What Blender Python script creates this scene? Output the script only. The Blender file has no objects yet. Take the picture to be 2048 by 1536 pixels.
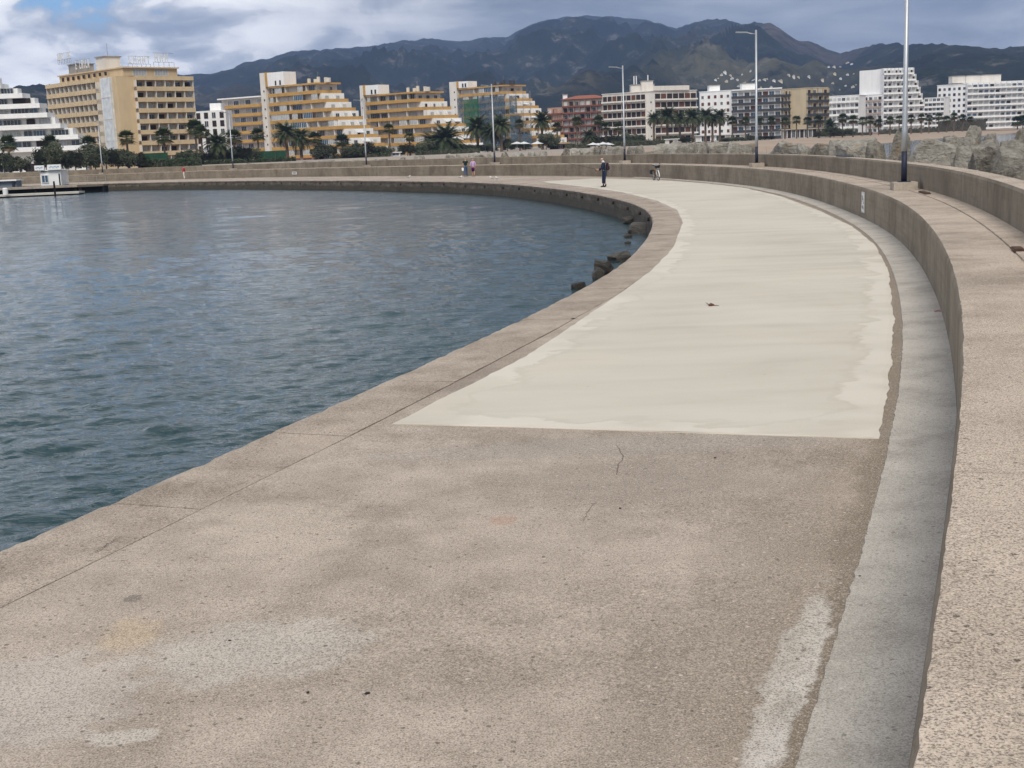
import bpy, bmesh, math, random
import numpy as np
from mathutils import Vector, Matrix, noise as mnoise
random.seed(7); np.random.seed(7)
PI = math.pi
sc = bpy.context.scene
C = sc.collection

# ------------------------------------------------------------------ camera
F_PX, Y_HOR, ROLL, EYE = 2560.0, 291.0, 0.040, 2.75      # in pixels of a 2048 x 1536 frame
PITCH = math.atan((768 - Y_HOR) / F_PX)
cR, sR, cP, sP = math.cos(ROLL), math.sin(ROLL), math.cos(PITCH), math.sin(PITCH)
U0 = Vector((0, sP, cP)); FW = Vector((0, cP, -sP)); X0 = Vector((1, 0, 0))
cam_right = X0 * cR - U0 * sR
cam_up = X0 * sR + U0 * cR
cam = bpy.data.objects.new('camera', bpy.data.cameras.new('camera'))
C.objects.link(cam)
M = Matrix((cam_right, cam_up, -FW)).transposed().to_4x4()
M.translation = Vector((0, 0, EYE))
cam.matrix_world = M
cam.data.sensor_width = 36.0
cam.data.lens = 36.0 * F_PX / 2048
cam.data.clip_start = 0.1
cam.data.clip_end = 40000
sc.camera = cam

# ------------------------------------------------------------------ sky, sun, exposure
SUN_EL, SUN_AZ = math.radians(51), math.radians(176)     # azimuth clockwise from +Y: right and behind
w = bpy.data.worlds.new('World'); sc.world = w; w.use_nodes = True
wt = w.node_tree; wt.nodes.clear()
class NT:
    """terse node builder"""
    def __init__(s, t): s.t = t
    def n(s, typ, ins=None, **kw):
        nd = s.t.nodes.new(typ)
        for k, v in kw.items(): setattr(nd, k, v)
        for k, v in (ins or {}).items():
            sk = nd.inputs[k]
            if isinstance(v, bpy.types.NodeSocket): s.t.links.new(v, sk)
            else: sk.default_value = v
        return nd
    def link(s, a, b): s.t.links.new(a, b)
    def math(s, op, a, b=0.0, c=None, clamp=False):
        nd = s.n('ShaderNodeMath', {0: a, 1: b}, operation=op, use_clamp=clamp)
        if c is not None:
            if isinstance(c, bpy.types.NodeSocket): s.link(c, nd.inputs[2])
            else: nd.inputs[2].default_value = c
        return nd.outputs[0]
    def noise(s, vec, scale, detail=4, rough=.55, dist=0.0, lac=2.0):
        return s.n('ShaderNodeTexNoise', {'Vector': vec, 'Scale': scale, 'Detail': detail, 'Roughness': rough, 'Distortion': dist, 'Lacunarity': lac}).outputs[0]
    def ramp(s, fac, stops, interp='LINEAR'):
        nd = s.n('ShaderNodeValToRGB', {0: fac}); cr = nd.color_ramp; cr.interpolation = interp
        while len(cr.elements) > 1: cr.elements.remove(cr.elements[-1])
        cr.elements[0].position = stops[0][0]; cr.elements[0].color = col4(stops[0][1])
        for p, c in stops[1:]:
            e = cr.elements.new(p); e.color = col4(c)
        return nd.outputs[0]
    def mix(s, fac, a, b, blend='MIX'):
        nd = s.n('ShaderNodeMix', data_type='RGBA', blend_type=blend)
        for i, v in ((0, fac), (6, a), (7, b)):
            if isinstance(v, bpy.types.NodeSocket): s.link(v, nd.inputs[i])
            else: nd.inputs[i].default_value = v if i == 0 else col4(v)
        return nd.outputs[2]
    def sstep(s, v, a, b):
        nd = s.n('ShaderNodeMapRange', {0: v, 1: a, 2: b, 3: 0.0, 4: 1.0}, interpolation_type='SMOOTHSTEP')
        return nd.outputs[0]
    def mapping(s, vec, scale=(1, 1, 1), rot=(0, 0, 0), loc=(0, 0, 0)):
        return s.n('ShaderNodeMapping', {0: vec, 1: loc, 2: rot, 3: scale}).outputs[0]
def col4(c):
    if isinstance(c, (int, float)): return (c, c, c, 1)
    return tuple(c) + (1,) if len(c) == 3 else tuple(c)

N = NT(wt)
SKY_OFF = (.7, .2, .035)
sky = N.n('ShaderNodeTexSky', sky_type='NISHITA', sun_disc=False, sun_elevation=SUN_EL, sun_rotation=SUN_AZ, altitude=0, air_density=1.0, dust_density=1.0, ozone_density=1.0)
tc = N.n('ShaderNodeTexCoord')
dirv = tc.outputs['Generated']
sep = N.n('ShaderNodeSeparateXYZ', {0: dirv})
dx, dy, dz = sep.outputs
vec = N.mapping(dirv, scale=(1, 1, 2.0), loc=SKY_OFF)
warp = N.noise(vec, 9.0, 3, .5)
vec2 = N.n('ShaderNodeVectorMath', {0: vec, 1: N.n('ShaderNodeCombineXYZ', {0: N.math('MULTIPLY', warp, .10), 1: 0.0, 2: N.math('MULTIPLY', warp, .05)}).outputs[0]}, operation='ADD').outputs[0]
puff = N.noise(vec2, 11.0, 8, .52)
soft = N.noise(vec2, 4.0, 4, .5)
band = N.noise(N.mapping(dirv, scale=(2.2, 2.2, 11), rot=(0, math.radians(-6), 0)), 2.4, 7, .58, .6)
east = N.sstep(dx, -.26, .06)                     # stratus bank to the right, open cumulus to the left
low = N.math('MULTIPLY', N.math('SUBTRACT', N.sstep(dz, .045, .125), .75), .13)
cum = N.ramp(N.math('ADD', N.math('ADD', N.math('MULTIPLY', puff, .95), low), N.math('MULTIPLY', soft, .15)), [(.40, (.28, .315, .38)), (.48, (.42, .46, .525)), (.53, (.64, .67, .72)), (.57, (1.0, 1.0, 1.01)), (.66, (1.25, 1.24, 1.22))])
strat = N.ramp(N.math('ADD', N.math('MULTIPLY', band, .75), N.math('MULTIPLY', soft, .25)), [(.34, (.155, .182, .218)), (.46, (.24, .272, .312)), (.56, (.385, .41, .45)), (.68, (.62, .635, .655))])
cloud = N.mix(east, cum, strat)
cover = N.math('ADD', N.math('MULTIPLY', puff, .7), N.math('ADD', N.math('MULTIPLY', soft, .35), N.math('MULTIPLY', east, .30)))
covm = N.sstep(N.math('SUBTRACT', cover, N.math('MULTIPLY', N.sstep(dz, .08, .13), .07)), .40, .47)
bg1 = N.n('ShaderNodeBackground', {0: N.mix(1.0, sky.outputs[0], (.72, .98, 1.30), 'MULTIPLY'), 1: 0.10})
bg2 = N.n('ShaderNodeBackground', {0: cloud, 1: 1.10})
mx = N.n('ShaderNodeMixShader', {0: covm, 1: bg1.outputs[0], 2: bg2.outputs[0]})
wo = N.n('ShaderNodeOutputWorld', {0: mx.outputs[0]})
sun = bpy.data.objects.new('sun', bpy.data.lights.new('sun', 'SUN')); C.objects.link(sun)
sun.data.energy = 2.9; sun.data.angle = math.radians(28); sun.data.color = (1.0, .95, .87)
sdir = Vector((math.sin(SUN_AZ) * math.cos(SUN_EL), math.cos(SUN_AZ) * math.cos(SUN_EL), math.sin(SUN_EL)))
sun.rotation_euler = sdir.to_track_quat('Z', 'Y').to_euler()
vs = sc.view_settings
vs.view_transform = 'Standard'; vs.look = 'None'; vs.gamma = 1; vs.use_curve_mapping = False; vs.exposure = 0.0
sc.cycles.max_bounces = 6; sc.cycles.diffuse_bounces = 3; sc.cycles.glossy_bounces = 3
sc.cycles.transparent_max_bounces = 8; sc.cycles.volume_bounces = 1
sc.cycles.use_denoising = True; sc.cycles.use_adaptive_sampling = True; sc.cycles.adaptive_threshold = .02

# ------------------------------------------------------------------ picture <-> place
def ray(px, py):
    return FW + cam_right * ((px - 1024) / F_PX) + cam_up * ((768 - py) / F_PX)
def yh(px): return Y_HOR - math.tan(ROLL) * (px - 1024)
def at(px, py, Y):
    d = ray(px, py); t = Y / d.y
    return Vector((d.x * t, Y, EYE + d.z * t))
def gp(px, py, h=0.0):
    d = ray(px, py); t = (h - EYE) / d.z
    return Vector((d.x * t, d.y * t, h))
def px_of(p):
    q = Vector(p) - Vector((0, 0, EYE)); zf = q.dot(FW)
    return 1024 + F_PX * q.dot(cam_right) / zf, 768 - F_PX * q.dot(cam_up) / zf, zf

# ------------------------------------------------------------------ mesh helpers
class MB:
    def __init__(s): s.v = []; s.f = []; s.m = []
    def quad(s, a, b, c, d, m=0):
        i = len(s.v); s.v += [tuple(a), tuple(b), tuple(c), tuple(d)]; s.f.append((i, i+1, i+2, i+3)); s.m.append(m)
    def tri(s, a, b, c, m=0):
        i = len(s.v); s.v += [tuple(a), tuple(b), tuple(c)]; s.f.append((i, i+1, i+2)); s.m.append(m)
    def box8(s, p, m=0):      # p: 4 bottom (ccw from above) + 4 top
        i = len(s.v); s.v += [tuple(q) for q in p]
        for f in ((3, 2, 1, 0), (4, 5, 6, 7), (0, 1, 5, 4), (1, 2, 6, 5), (2, 3, 7, 6), (3, 0, 4, 7)):
            s.f.append(tuple(i + k for k in f)); s.m.append(m)
    def box(s, c, h, m=0, rz=0.0):
        ca, sa = math.cos(rz), math.sin(rz); pts = []
        for z in (-1, 1):
            for x, y in ((-1, -1), (1, -1), (1, 1), (-1, 1)):
                X, Y = x * h[0], y * h[1]
                pts.append((c[0] + X * ca - Y * sa, c[1] + X * sa + Y * ca, c[2] + z * h[2]))
        s.box8(pts, m)
    def prism(s, poly, z0, z1, m=0, mtop=None):
        i = len(s.v); n = len(poly)
        s.v += [(p[0], p[1], z0) for p in poly] + [(p[0], p[1], z1) for p in poly]
        for k in range(n):
            j = (k + 1) % n; s.f.append((i + k, i + j, i + n + j, i + n + k)); s.m.append(m)
        s.f.append(tuple(i + n + k for k in range(n))); s.m.append(m if mtop is None else mtop)
        s.f.append(tuple(i + k for k in range(n - 1, -1, -1))); s.m.append(m)
    def tube(s, pts, rad, seg=8, m=0, cap=True):
        pts = [Vector(p) for p in pts]; n = len(pts)
        rad = rad if isinstance(rad, (list, tuple)) else [rad] * n
        i0 = len(s.v); ref = None
        for k, p in enumerate(pts):
            t = (pts[min(k+1, n-1)] - pts[max(k-1, 0)]).normalized()
            if ref is None: ref = t.orthogonal().normalized()
            ref = (ref - t * ref.dot(t)); ref = ref.normalized() if ref.length > 1e-6 else t.orthogonal().normalized()
            b = t.cross(ref)
            for a in range(seg):
                an = 2 * PI * a / seg
                s.v.append(tuple(p + (ref * math.cos(an) + b * math.sin(an)) * rad[k]))
        for k in range(n - 1):
            for a in range(seg):
                b2 = (a + 1) % seg
                s.f.append((i0 + k*seg + a, i0 + k*seg + b2, i0 + (k+1)*seg + b2, i0 + (k+1)*seg + a)); s.m.append(m)
        if cap:
            s.f.append(tuple(i0 + a for a in range(seg - 1, -1, -1))); s.m.append(m)
            s.f.append(tuple(i0 + (n-1)*seg + a for a in range(seg))); s.m.append(m)
    def seg_box(s, a, b, w, z0, z1, m=0, side=0.0):
        """upright wall strip from plan point a to b, thickness w; side -1..1 shifts it across"""
        a = Vector((a[0], a[1])); b = Vector((b[0], b[1])); t = (b - a).normalized(); nrm = Vector((-t.y, t.x))
        o0 = nrm * (w * (side - 1) / 2); o1 = nrm * (w * (side + 1) / 2)
        q = [a + o0, b + o0, b + o1, a + o1]
        s.box8([(p.x, p.y, z0) for p in q] + [(p.x, p.y, z1) for p in q], m)
    def mesh(s, name, mats, origin=(0, 0, 0), smooth=False):
        me = bpy.data.meshes.new(name)
        o = origin
        me.from_pydata([(v[0]-o[0], v[1]-o[1], v[2]-o[2]) for v in s.v], [], s.f)
        for m in mats: me.materials.append(m)
        if len(mats) > 1: me.polygons.foreach_set('material_index', s.m)
        if smooth: me.polygons.foreach_set('use_smooth', [True] * len(me.polygons))
        me.update()
        return me
    def build(s, name, mats, parent=None, origin=None, smooth=False):
        if not isinstance(mats, (list, tuple)): mats = [mats]
        if origin is None: origin = parent.location if parent is not None else (0, 0, 0)
        ob = bpy.data.objects.new(name, s.mesh(name, mats, origin, smooth))
        C.objects.link(ob)
        if parent is not None: ob.parent = parent
        else: ob.location = origin
        return ob
def tag(o, label=None, cat=None, group=None, kind=None):
    for k, v in (('label', label), ('category', cat), ('group', group), ('kind', kind)):
        if v: o[k] = v
    return o
def empty(name, loc, label=None, cat=None, group=None):
    o = bpy.data.objects.new(name, None); o.empty_display_size = .3
    C.objects.link(o); o.location = loc
    return tag(o, label, cat, group)
def inst(name, mesh, parent, loc, rz=0.0, scale=None):
    o = bpy.data.objects.new(name, mesh); C.objects.link(o)
    o.parent = parent; o.location = loc; o.rotation_euler = (0, 0, rz)
    if scale: o.scale = scale
    return o
def copy_tree(o, parent=None):
    c = o.copy(); C.objects.link(c); c.parent = parent
    for ch in list(o.children): copy_tree(ch, c)
    return c

# ------------------------------------------------------------------ materials
def new_mat(name):
    m = bpy.data.materials.new(name); m.use_nodes = True
    t = m.node_tree; n = NT(t); b = t.nodes['Principled BSDF']
    return m, n, b
def plain(name, c, rough=.7, spec=.3, var=.12, scale=.6, metal=0.0, bump=0.0):
    m, n, b = new_mat(name)
    o = n.n('ShaderNodeTexCoord').outputs['Object']
    no = n.noise(o, scale, 5, .6)
    lo = tuple(x * (1 - var) for x in c); hi = tuple(min(1, x * (1 + var)) for x in c)
    cc = n.ramp(no, [(.3, lo), (.7, hi)])
    n.link(cc, b.inputs['Base Color'])
    b.inputs['Roughness'].default_value = rough; b.inputs['Metallic'].default_value = metal
    b.inputs['Specular IOR Level'].default_value = spec
    if bump:
        bp = n.n('ShaderNodeBump', {'Strength': bump, 'Distance': .02, 'Height': n.noise(o, scale * 12, 4, .6)})
        n.link(bp.outputs[0], b.inputs['Normal'])
    return m
def stucco(name, c, streak=.12):
    """painted render: faint vertical rain streaks and blotches"""
    m, n, b = new_mat(name)
    g = n.n('ShaderNodeNewGeometry').outputs['Position']
    st = n.noise(n.mapping(g, scale=(.6, .6, .08)), 1.0, 3, .6)
    bl = n.noise(g, .2, 3, .6)
    f = n.math('ADD', n.math('MULTIPLY', st, .6), n.math('MULTIPLY', bl, .4))
    lo = tuple(x * (1 - streak) for x in c)
    n.link(n.ramp(f, [(.36, lo), (.52, c), (.7, tuple(min(1, x * 1.05) for x in c))]), b.inputs['Base Color'])
    b.inputs['Roughness'].default_value = .85; b.inputs['Specular IOR Level'].default_value = .2
    return m

def blob(n, pos, cx, cy, rx, ry, ang=0.0, soft=.5):
    """0..1 patch at a plan position, ragged by noise"""
    v = n.mapping(n.n('ShaderNodeVectorMath', {0: pos, 1: (cx, cy, 0)}, operation='SUBTRACT').outputs[0], rot=(0, 0, -ang))
    s = n.n('ShaderNodeSeparateXYZ', {0: v})
    d = n.math('ADD', n.math('POWER', n.math('ABSOLUTE', n.math('DIVIDE', s.outputs[0], rx)), 2.0), n.math('POWER', n.math('ABSOLUTE', n.math('DIVIDE', s.outputs[1], ry)), 2.0))
    d = n.math('ADD', d, n.math('MULTIPLY', n.math('SUBTRACT', n.noise(pos, 4.5, 6, .7), .5), 4.2))
    return n.math('SUBTRACT', 1.0, n.sstep(d, 1.0 - soft, 1.0 + soft))

def concrete(name, a, bcol, dark, agg=.5, patches=(), scale=1.0, bumps=.35, vertical=False, big=.35, dirt=False):
    m, n, b = new_mat(name)
    g = n.n('ShaderNodeNewGeometry').outputs['Position']
    n1 = n.noise(g, big, 4, .6, .3)
    n2 = n.noise(g, 2.3 * scale, 5, .68)
    f = n.math('ADD', n.math('MULTIPLY', n1, .6), n.math('MULTIPLY', n2, .4))
    c = n.ramp(f, [(.38, dark), (.48, bcol), (.58, a), (.72, tuple(min(1, x * 1.12) for x in a))])
    if dirt:          # silt gathered along the gutter
        wd_ = n.n('ShaderNodeSeparateXYZ', {0: n.n('ShaderNodeUVMap').outputs[0]}).outputs[0]
        wn = n.math('ADD', wd_, n.math('MULTIPLY', n.math('SUBTRACT', n.noise(g, 1.7, 6, .65), .5), .55))
        c = n.mix(n.math('MULTIPLY', n.sstep(wn, 1.35, .75), .40), c, (.30, .245, .185))
        c = n.mix(n.math('MULTIPLY', n.sstep(wn, .84, .66), .75), c, (.175, .14, .10))
    for (args, colr, amt) in patches:
        c = n.mix(n.math('MULTIPLY', blob(n, g, *args), amt), c, colr)
    if vertical:
        st = n.noise(n.mapping(g, scale=(.55, .55, .16)), 1.6, 5, .6, .3)
        c = n.mix(n.math('MULTIPLY', n.sstep(st, .50, .70), .42), c, tuple(x * .52 for x in dark))
        c = n.mix(n.math('MULTIPLY', n.sstep(st, .47, .33), .30), c, tuple(min(1, x * 1.25) for x in a))
        brd = n.noise(n.mapping(g, scale=(.25, .25, 7)), 1.2, 3, .5)
        c = n.mix(n.math('MULTIPLY', n.sstep(brd, .5, .62), .18), c, tuple(x * .7 for x in dark))
    # exposed aggregate
    v1 = n.n('ShaderNodeTexVoronoi', {'Vector': g, 'Scale': 62.0 * scale, 'Randomness': 1.0})
    vs_ = n.n('ShaderNodeSeparateColor', {0: v1.outputs['Color']})
    stone = n.math('MULTIPLY', n.sstep(v1.outputs['Distance'], .42, .30), n.sstep(vs_.outputs[0], .45, .5))
    scol = n.ramp(vs_.outputs[1], [(.0, tuple(x * .38 for x in dark)), (.35, tuple(x * .75 for x in dark)), (.6, tuple(x * 1.05 for x in bcol)), (.9, tuple(min(1, x * 1.5) for x in a))], 'CONSTANT')
    c = n.mix(n.math('MULTIPLY', stone, agg), c, scol)
    v2 = n.n('ShaderNodeTexVoronoi', {'Vector': g, 'Scale': 17.0 * scale, 'Randomness': 1.0})
    v2s = n.n('ShaderNodeSeparateColor', {0: v2.outputs['Color']})
    peb = n.math('MULTIPLY', n.sstep(v2.outputs['Distance'], .26, .18), n.sstep(v2s.outputs[0], .80, .82))
    c = n.mix(n.math('MULTIPLY', peb, min(1, agg * 1.3)), c, n.ramp(v2s.outputs[1], [(0, tuple(x * .33 for x in dark)), (.55, tuple(x * .6 for x in dark)), (.8, tuple(min(1, x * 1.3) for x in a))], 'CONSTANT'))
    fine = n.noise(g, 95 * scale, 3, .7)
    c = n.mix(n.math('MULTIPLY', n.sstep(fine, .51, .60), agg * 1.0), c, tuple(x * .42 for x in dark))
    mid = n.noise(g, 34 * scale, 4, .75)
    c = n.mix(n.math('MULTIPLY', n.sstep(mid, .53, .62), agg * .7), c, tuple(x * .55 for x in dark))
    c = n.mix(n.math('MULTIPLY', n.sstep(mid, .46, .37), agg * .5), c, tuple(min(1, x * 1.25) for x in a))
    c = n.mix(n.math('MULTIPLY', n.sstep(fine, .46, .38), agg * .7), c, tuple(min(1, x * 1.35) for x in a))
    n.link(c, b.inputs['Base Color'])
    b.inputs['Roughness'].default_value = .9; b.inputs['Specular IOR Level'].default_value = .25
    h = n.noise(g, 26, 5, .72)
    bp = n.n('ShaderNodeBump', {'Strength': bumps, 'Distance': .012, 'Height': h})
    n.link(bp.outputs[0], b.inputs['Normal'])
    return m

# ------------------------------------------------------------------ plan curves of the breakwater
def smooth_curve(pts, step=.25, sigma=5.0):
    P = np.array(pts, float); d = np.r_[0, np.cumsum(np.hypot(*np.diff(P, axis=0).T))]
    s = np.arange(0, d[-1], step); Q = np.c_[np.interp(s, d, P[:, 0]), np.interp(s, d, P[:, 1])]
    k = int(3 * sigma / step); ker = np.exp(-.5 * (np.arange(-k, k + 1) * step / sigma) ** 2); ker /= ker.sum()
    pad0 = Q[0] + (Q[0] - Q[1:k + 1][::-1]); pad1 = Q[-1] + (Q[-1] - Q[-k - 1:-1][::-1])
    E = np.vstack([pad0, Q, pad1])
    return np.c_[np.convolve(E[:, 0], ker, 'valid'), np.convolve(E[:, 1], ker, 'valid')]
WALL = smooth_curve([(-7.5, -18), (-4.0, -9.5), (-2.1, -4.6), (-.12, .3), (1.08, 3.31), (1.47, 4.32), (2.35, 6.54), (3.38, 9.21), (4.32, 11.97), (5.45, 15.33), (6.38, 18.46), (7.6, 22.76),
    (8.99, 28.03), (10.45, 34.54), (11.6, 42.0), (12.5, 49.5), (13.2, 56), (13.75, 66), (13.65, 72), (13.2, 78), (12.1, 87.5), (10.5, 96.5), (9.0, 102), (4.9, 112.5), (0, 121), (-4.2, 128),
    (-13.7, 143.3), (-28.4, 163), (-45, 178), (-62, 187), (-90, 196), (-125, 203), (-175, 210)])
QUAY = smooth_curve([(-14, -18), (-10.6, -9), (-7.0, .4), (-5.3, 4.9), (-3.77, 8.95), (-3.09, 10.75), (-2.3, 12.9), (.94, 22.6), (2.15, 26.84), (3.41, 32.7), (4.91, 42.3), (5.65, 49.2), (5.9, 57.5),
    (5.15, 68.4), (3.3, 81.5), (.0, 96.5), (-3.45, 106), (-14.1, 126), (-30, 149), (-42, 161), (-52, 168), (-70, 177), (-100, 187), (-175, 200)], sigma=3.5)
def nrm(c):
    t = np.gradient(c, axis=0); t /= np.hypot(t[:, 0], t[:, 1])[:, None]
    return np.c_[t[:, 1], -t[:, 0]]            # to the right of travel: away from the harbour
WN, QN = nrm(WALL), nrm(QUAY)
WS = np.arange(len(WALL)) * .25; QS = np.arange(len(QUAY)) * .25
def wpt(s, off):
    i = np.clip(np.asarray(s) / .25, 0, len(WALL) - 1.001); a = i.astype(int) if hasattr(i, 'astype') else int(i); f = i - a
    p = WALL[a] * (1 - f) + WALL[a + 1] * f if np.isscalar(f) else WALL[a] * (1 - f)[:, None] + WALL[a + 1] * f[:, None]
    q = WN[a]
    return p + q * off
def qpt(s, off):
    i = float(np.clip(s / .25, 0, len(QUAY) - 1.001)); a = int(i); f = i - a
    return QUAY[a] * (1 - f) + QUAY[a + 1] * f + QN[a] * off
def wall_s(px, off, z=1.0, smin=14.0):
    """arc length along the wall where the offset curve shows at image column px (nearest one)"""
    best = None
    for k in range(int(smin / .25), len(WALL)):
        p = WALL[k] + WN[k] * off
        if p[1] < 2: continue
        x = px_of((p[0], p[1], z))[0]
        if best is not None and (best - px) * (x - px) <= 0: return k * .25
        best = x
    return WS[-1]

# ------------------------------------------------------------------ concrete materials
def gxy(px, py, h=0.0):
    p = gp(px, py, h); return p.x, p.y
A_ = math.radians(20)
deck_patches = [
    ((*gxy(262, 1268), .16, .26, 0.1, .7), (.58, .43, .24), .40),
    ((*gxy(500, 1300), .62, .42, .3, .8), (.57, .535, .475), .55),
    ((*gxy(245, 1475), .16, .09, .2, .4), (.60, .55, .48), .6),
    ((*gxy(60, 1400), .5, .6, .2, .8), (.54, .50, .455), .5),
    ((*gxy(560, 1060), .5, .7, .3, .8), (.60, .51, .42), .5),
    ((*gxy(1005, 1040), .10, .12, 0, .6), (.42, .26, .18), .6),
    ((*gxy(1590, 1330), .12, 1.15, -.37, .35), (.66, .625, .56), .9),
    ((*gxy(1560, 1460), .05, .6, -.37, .4), (.46, .44, .395), .8),
    ((*gxy(1530, 1500), .09, .3, -.37, .5), (.64, .60, .55), .8),
    ((*gxy(1250, 960), 1.2, .8, .1, .9), (.27, .23, .19), .45),
    ((*gxy(1480, 1250), .45, 2.2, -.37, .9), (.27, .225, .18), .55),
    ((*gxy(1250, 890), 2.2, .35, .02, .8), (.33, .30, .26), .6),
    ((*gxy(265, 1197), .06, .07, 0, .4), (.16, .14, .12), .8),
]
M_deck = concrete('old_concrete', dirt=True, a=(.48, .40, .33), bcol=(.372, .308, .25), dark=(.265, .217, .172), agg=.6, patches=deck_patches)
M_coping = concrete('coping_concrete', (.45, .375, .305), (.355, .29, .235), (.25, .20, .155), agg=.65, big=.8)
M_ledge = concrete('ledge_concrete', (.53, .44, .357), (.42, .347, .278), (.28, .228, .178), agg=.75, big=.6, bumps=.5)
M_gutter = concrete('gutter_cement', (.49, .452, .395), (.425, .39, .34), (.33, .30, .258), agg=.42, big=.9)
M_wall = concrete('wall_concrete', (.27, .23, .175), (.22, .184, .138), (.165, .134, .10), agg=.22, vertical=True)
def quayface():
    m, n, b = new_mat('quay_face_concrete')
    g = n.n('ShaderNodeNewGeometry').outputs['Position']; z = n.n('ShaderNodeSeparateXYZ', {0: g}).outputs[2]
    no = n.noise(n.mapping(g, scale=(1, 1, 1.6)), 1.3, 7, .68)
    c = n.ramp(no, [(.32, (.085, .068, .05)), (.5, (.17, .135, .10)), (.7, (.27, .22, .165))])
    wet = n.sstep(n.math('ADD', z, n.math('MULTIPLY', n.math('SUBTRACT', n.noise(g, .9, 5, .6), .5), .55)), -.30, -.60)
    c = n.mix(n.math('MULTIPLY', wet, .93), c, n.ramp(n.noise(g, 5, 5, .6), [(.35, (.022, .018, .012)), (.65, (.06, .047, .026))]))
    n.link(c, b.inputs['Base Color']); b.inputs['Roughness'].default_value = .8
    n.link(n.n('ShaderNodeBump', {'Strength': .7, 'Distance': .05, 'Height': n.noise(g, 5, 7, .7)}).outputs[0], b.inputs['Normal'])
    return m
M_qface = quayface()
def screedmat():
    m, n, b = new_mat('pale_cement_screed')
    g = n.n('ShaderNodeNewGeometry').outputs['Position']
    uv = n.n('ShaderNodeUVMap').outputs[0]; ed = n.n('ShaderNodeSeparateXYZ', {0: uv}).outputs[1]   # metres to the nearest edge
    n1 = n.noise(g, .22, 5, .6, .6); n2 = n.noise(n.mapping(g, scale=(.30, 1.7, 1), rot=(0, 0, .12)), .9, 6, .6, .5)
    f = n.math('ADD', n.math('MULTIPLY', n1, .55), n.math('MULTIPLY', n2, .45))
    c = n.ramp(f, [(.36, (.47, .425, .352)), (.46, (.52, .475, .397)), (.56, (.553, .508, .43)), (.68, (.585, .542, .465))])
    yl = n.noise(g, .5, 4, .6, .4)
    c = n.mix(n.math('MULTIPLY', n.sstep(yl, .50, .68), .22), c, (.60, .545, .43))
    edge = n.math('ADD', ed, n.math('MULTIPLY', n.math('SUBTRACT', n.noise(n.mapping(g, scale=(.8, 1.0, 1)), 1.1, 6, .62, .5), .5), 1.5))
    rim = n.math('MULTIPLY', n.sstep(edge, .36, .30), n.sstep(n.noise(g, .6, 3, .5), .40, .56))
    tide = n.math('MULTIPLY', n.sstep(edge, .34, .39), n.sstep(edge, .52, .42))
    c = n.mix(n.math('MULTIPLY', rim, .6), c, (.64, .59, .505))
    c = n.mix(n.math('MULTIPLY', tide, .22), c, (.42, .385, .31))
    fine = n.noise(g, 40, 4, .65)
    c = n.mix(n.math('MULTIPLY', n.sstep(fine, .58, .72), .16), c, (.34, .31, .26))
    v = n.n('ShaderNodeTexVoronoi', {'Vector': g, 'Scale': 3.4}); vr = n.n('ShaderNodeSeparateColor', {0: v.outputs['Color']}).outputs[0]
    c = n.mix(n.math('MULTIPLY', n.math('MULTIPLY', n.sstep(v.outputs['Distance'], .07, .04), n.sstep(vr, .88, .9)), .6), c, (.2, .17, .13))
    n.link(c, b.inputs['Base Color']); b.inputs['Roughness'].default_value = .82; b.inputs['Specular IOR Level'].default_value = .3
    n.link(n.n('ShaderNodeBump', {'Strength': .18, 'Distance': .01, 'Height': n.math('ADD', fine, n.math('MULTIPLY', n.noise(g, 1.6, 4, .5), 2.0))}).outputs[0], b.inputs['Normal'])
    return m
M_screed = screedmat()

# ------------------------------------------------------------------ quay: deck, coping slabs, face
COP_W, S_END_Q = .88, QS[-1]
def resample(n, fn): return [fn(i) for i in range(n)]
NS = 520
ts = np.linspace(0, 1, NS) ** 1.35
def match_wall(q):
    return int(np.argmin(((WALL - q) ** 2).sum(1)))
mb = MB(); rows = []
for t in ts:
    s = t * (S_END_Q - .5); a = qpt(s, COP_W + .007); k = match_wall(qpt(s, 0)); bpt = WALL[k] + WN[k] * .2
    rows.append([a + (bpt - a) * (j / 10) for j in range(11)])
for i in range(NS):
    for j in range(11):
        p = rows[i][j]; mb.v.append((p[0], p[1], .012 * (mnoise.noise(Vector((p[0] * .5, p[1] * .5, 3))))))
for i in range(NS - 1):
    for j in range(10):
        a = i * 11 + j; mb.f.append((a, a + 1, a + 12, a + 11)); mb.m.append(0)
deck = mb.build('quay_deck', M_deck, smooth=True); deck['kind'] = 'structure'
dist = np.array([math.sqrt(((WALL - np.array(v[:2])) ** 2).sum(1).min()) for v in mb.v])
ul = deck.data.uv_layers.new(name='wall'); idx = np.zeros(len(deck.data.loops), int); deck.data.loops.foreach_get('vertex_index', idx)
ul.data.foreach_set('uv', np.stack([dist[idx], dist[idx]], 1).ravel())
# body under the coping down into the water
mb = MB()
for i, s in enumerate(np.arange(0, S_END_Q - 1, .5)):
    o = qpt(s, .03 + .05 * mnoise.noise(Vector((s * .35, 0, 0)))); o2 = qpt(s, -.02 + .08 * mnoise.noise(Vector((s * .5, 9, 0)))); inn = qpt(s, COP_W + .3); o3 = qpt(s, .05)
    mb.v += [(inn[0], inn[1], -.16), (o[0], o[1], -.16), (o3[0], o3[1], -.5), (o2[0], o2[1], -.9), (o2[0], o2[1], -2.2)]
    if i:
        for j in range(4):
            a = (i - 1) * 5 + j; mb.f.append((a, a + 5, a + 6, a + 1)); mb.m.append(0)
tag(mb.build('quay_face', M_qface, deck), kind='stuff') and None
bpy.data.objects['quay_face'].pop('kind', None)
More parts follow.
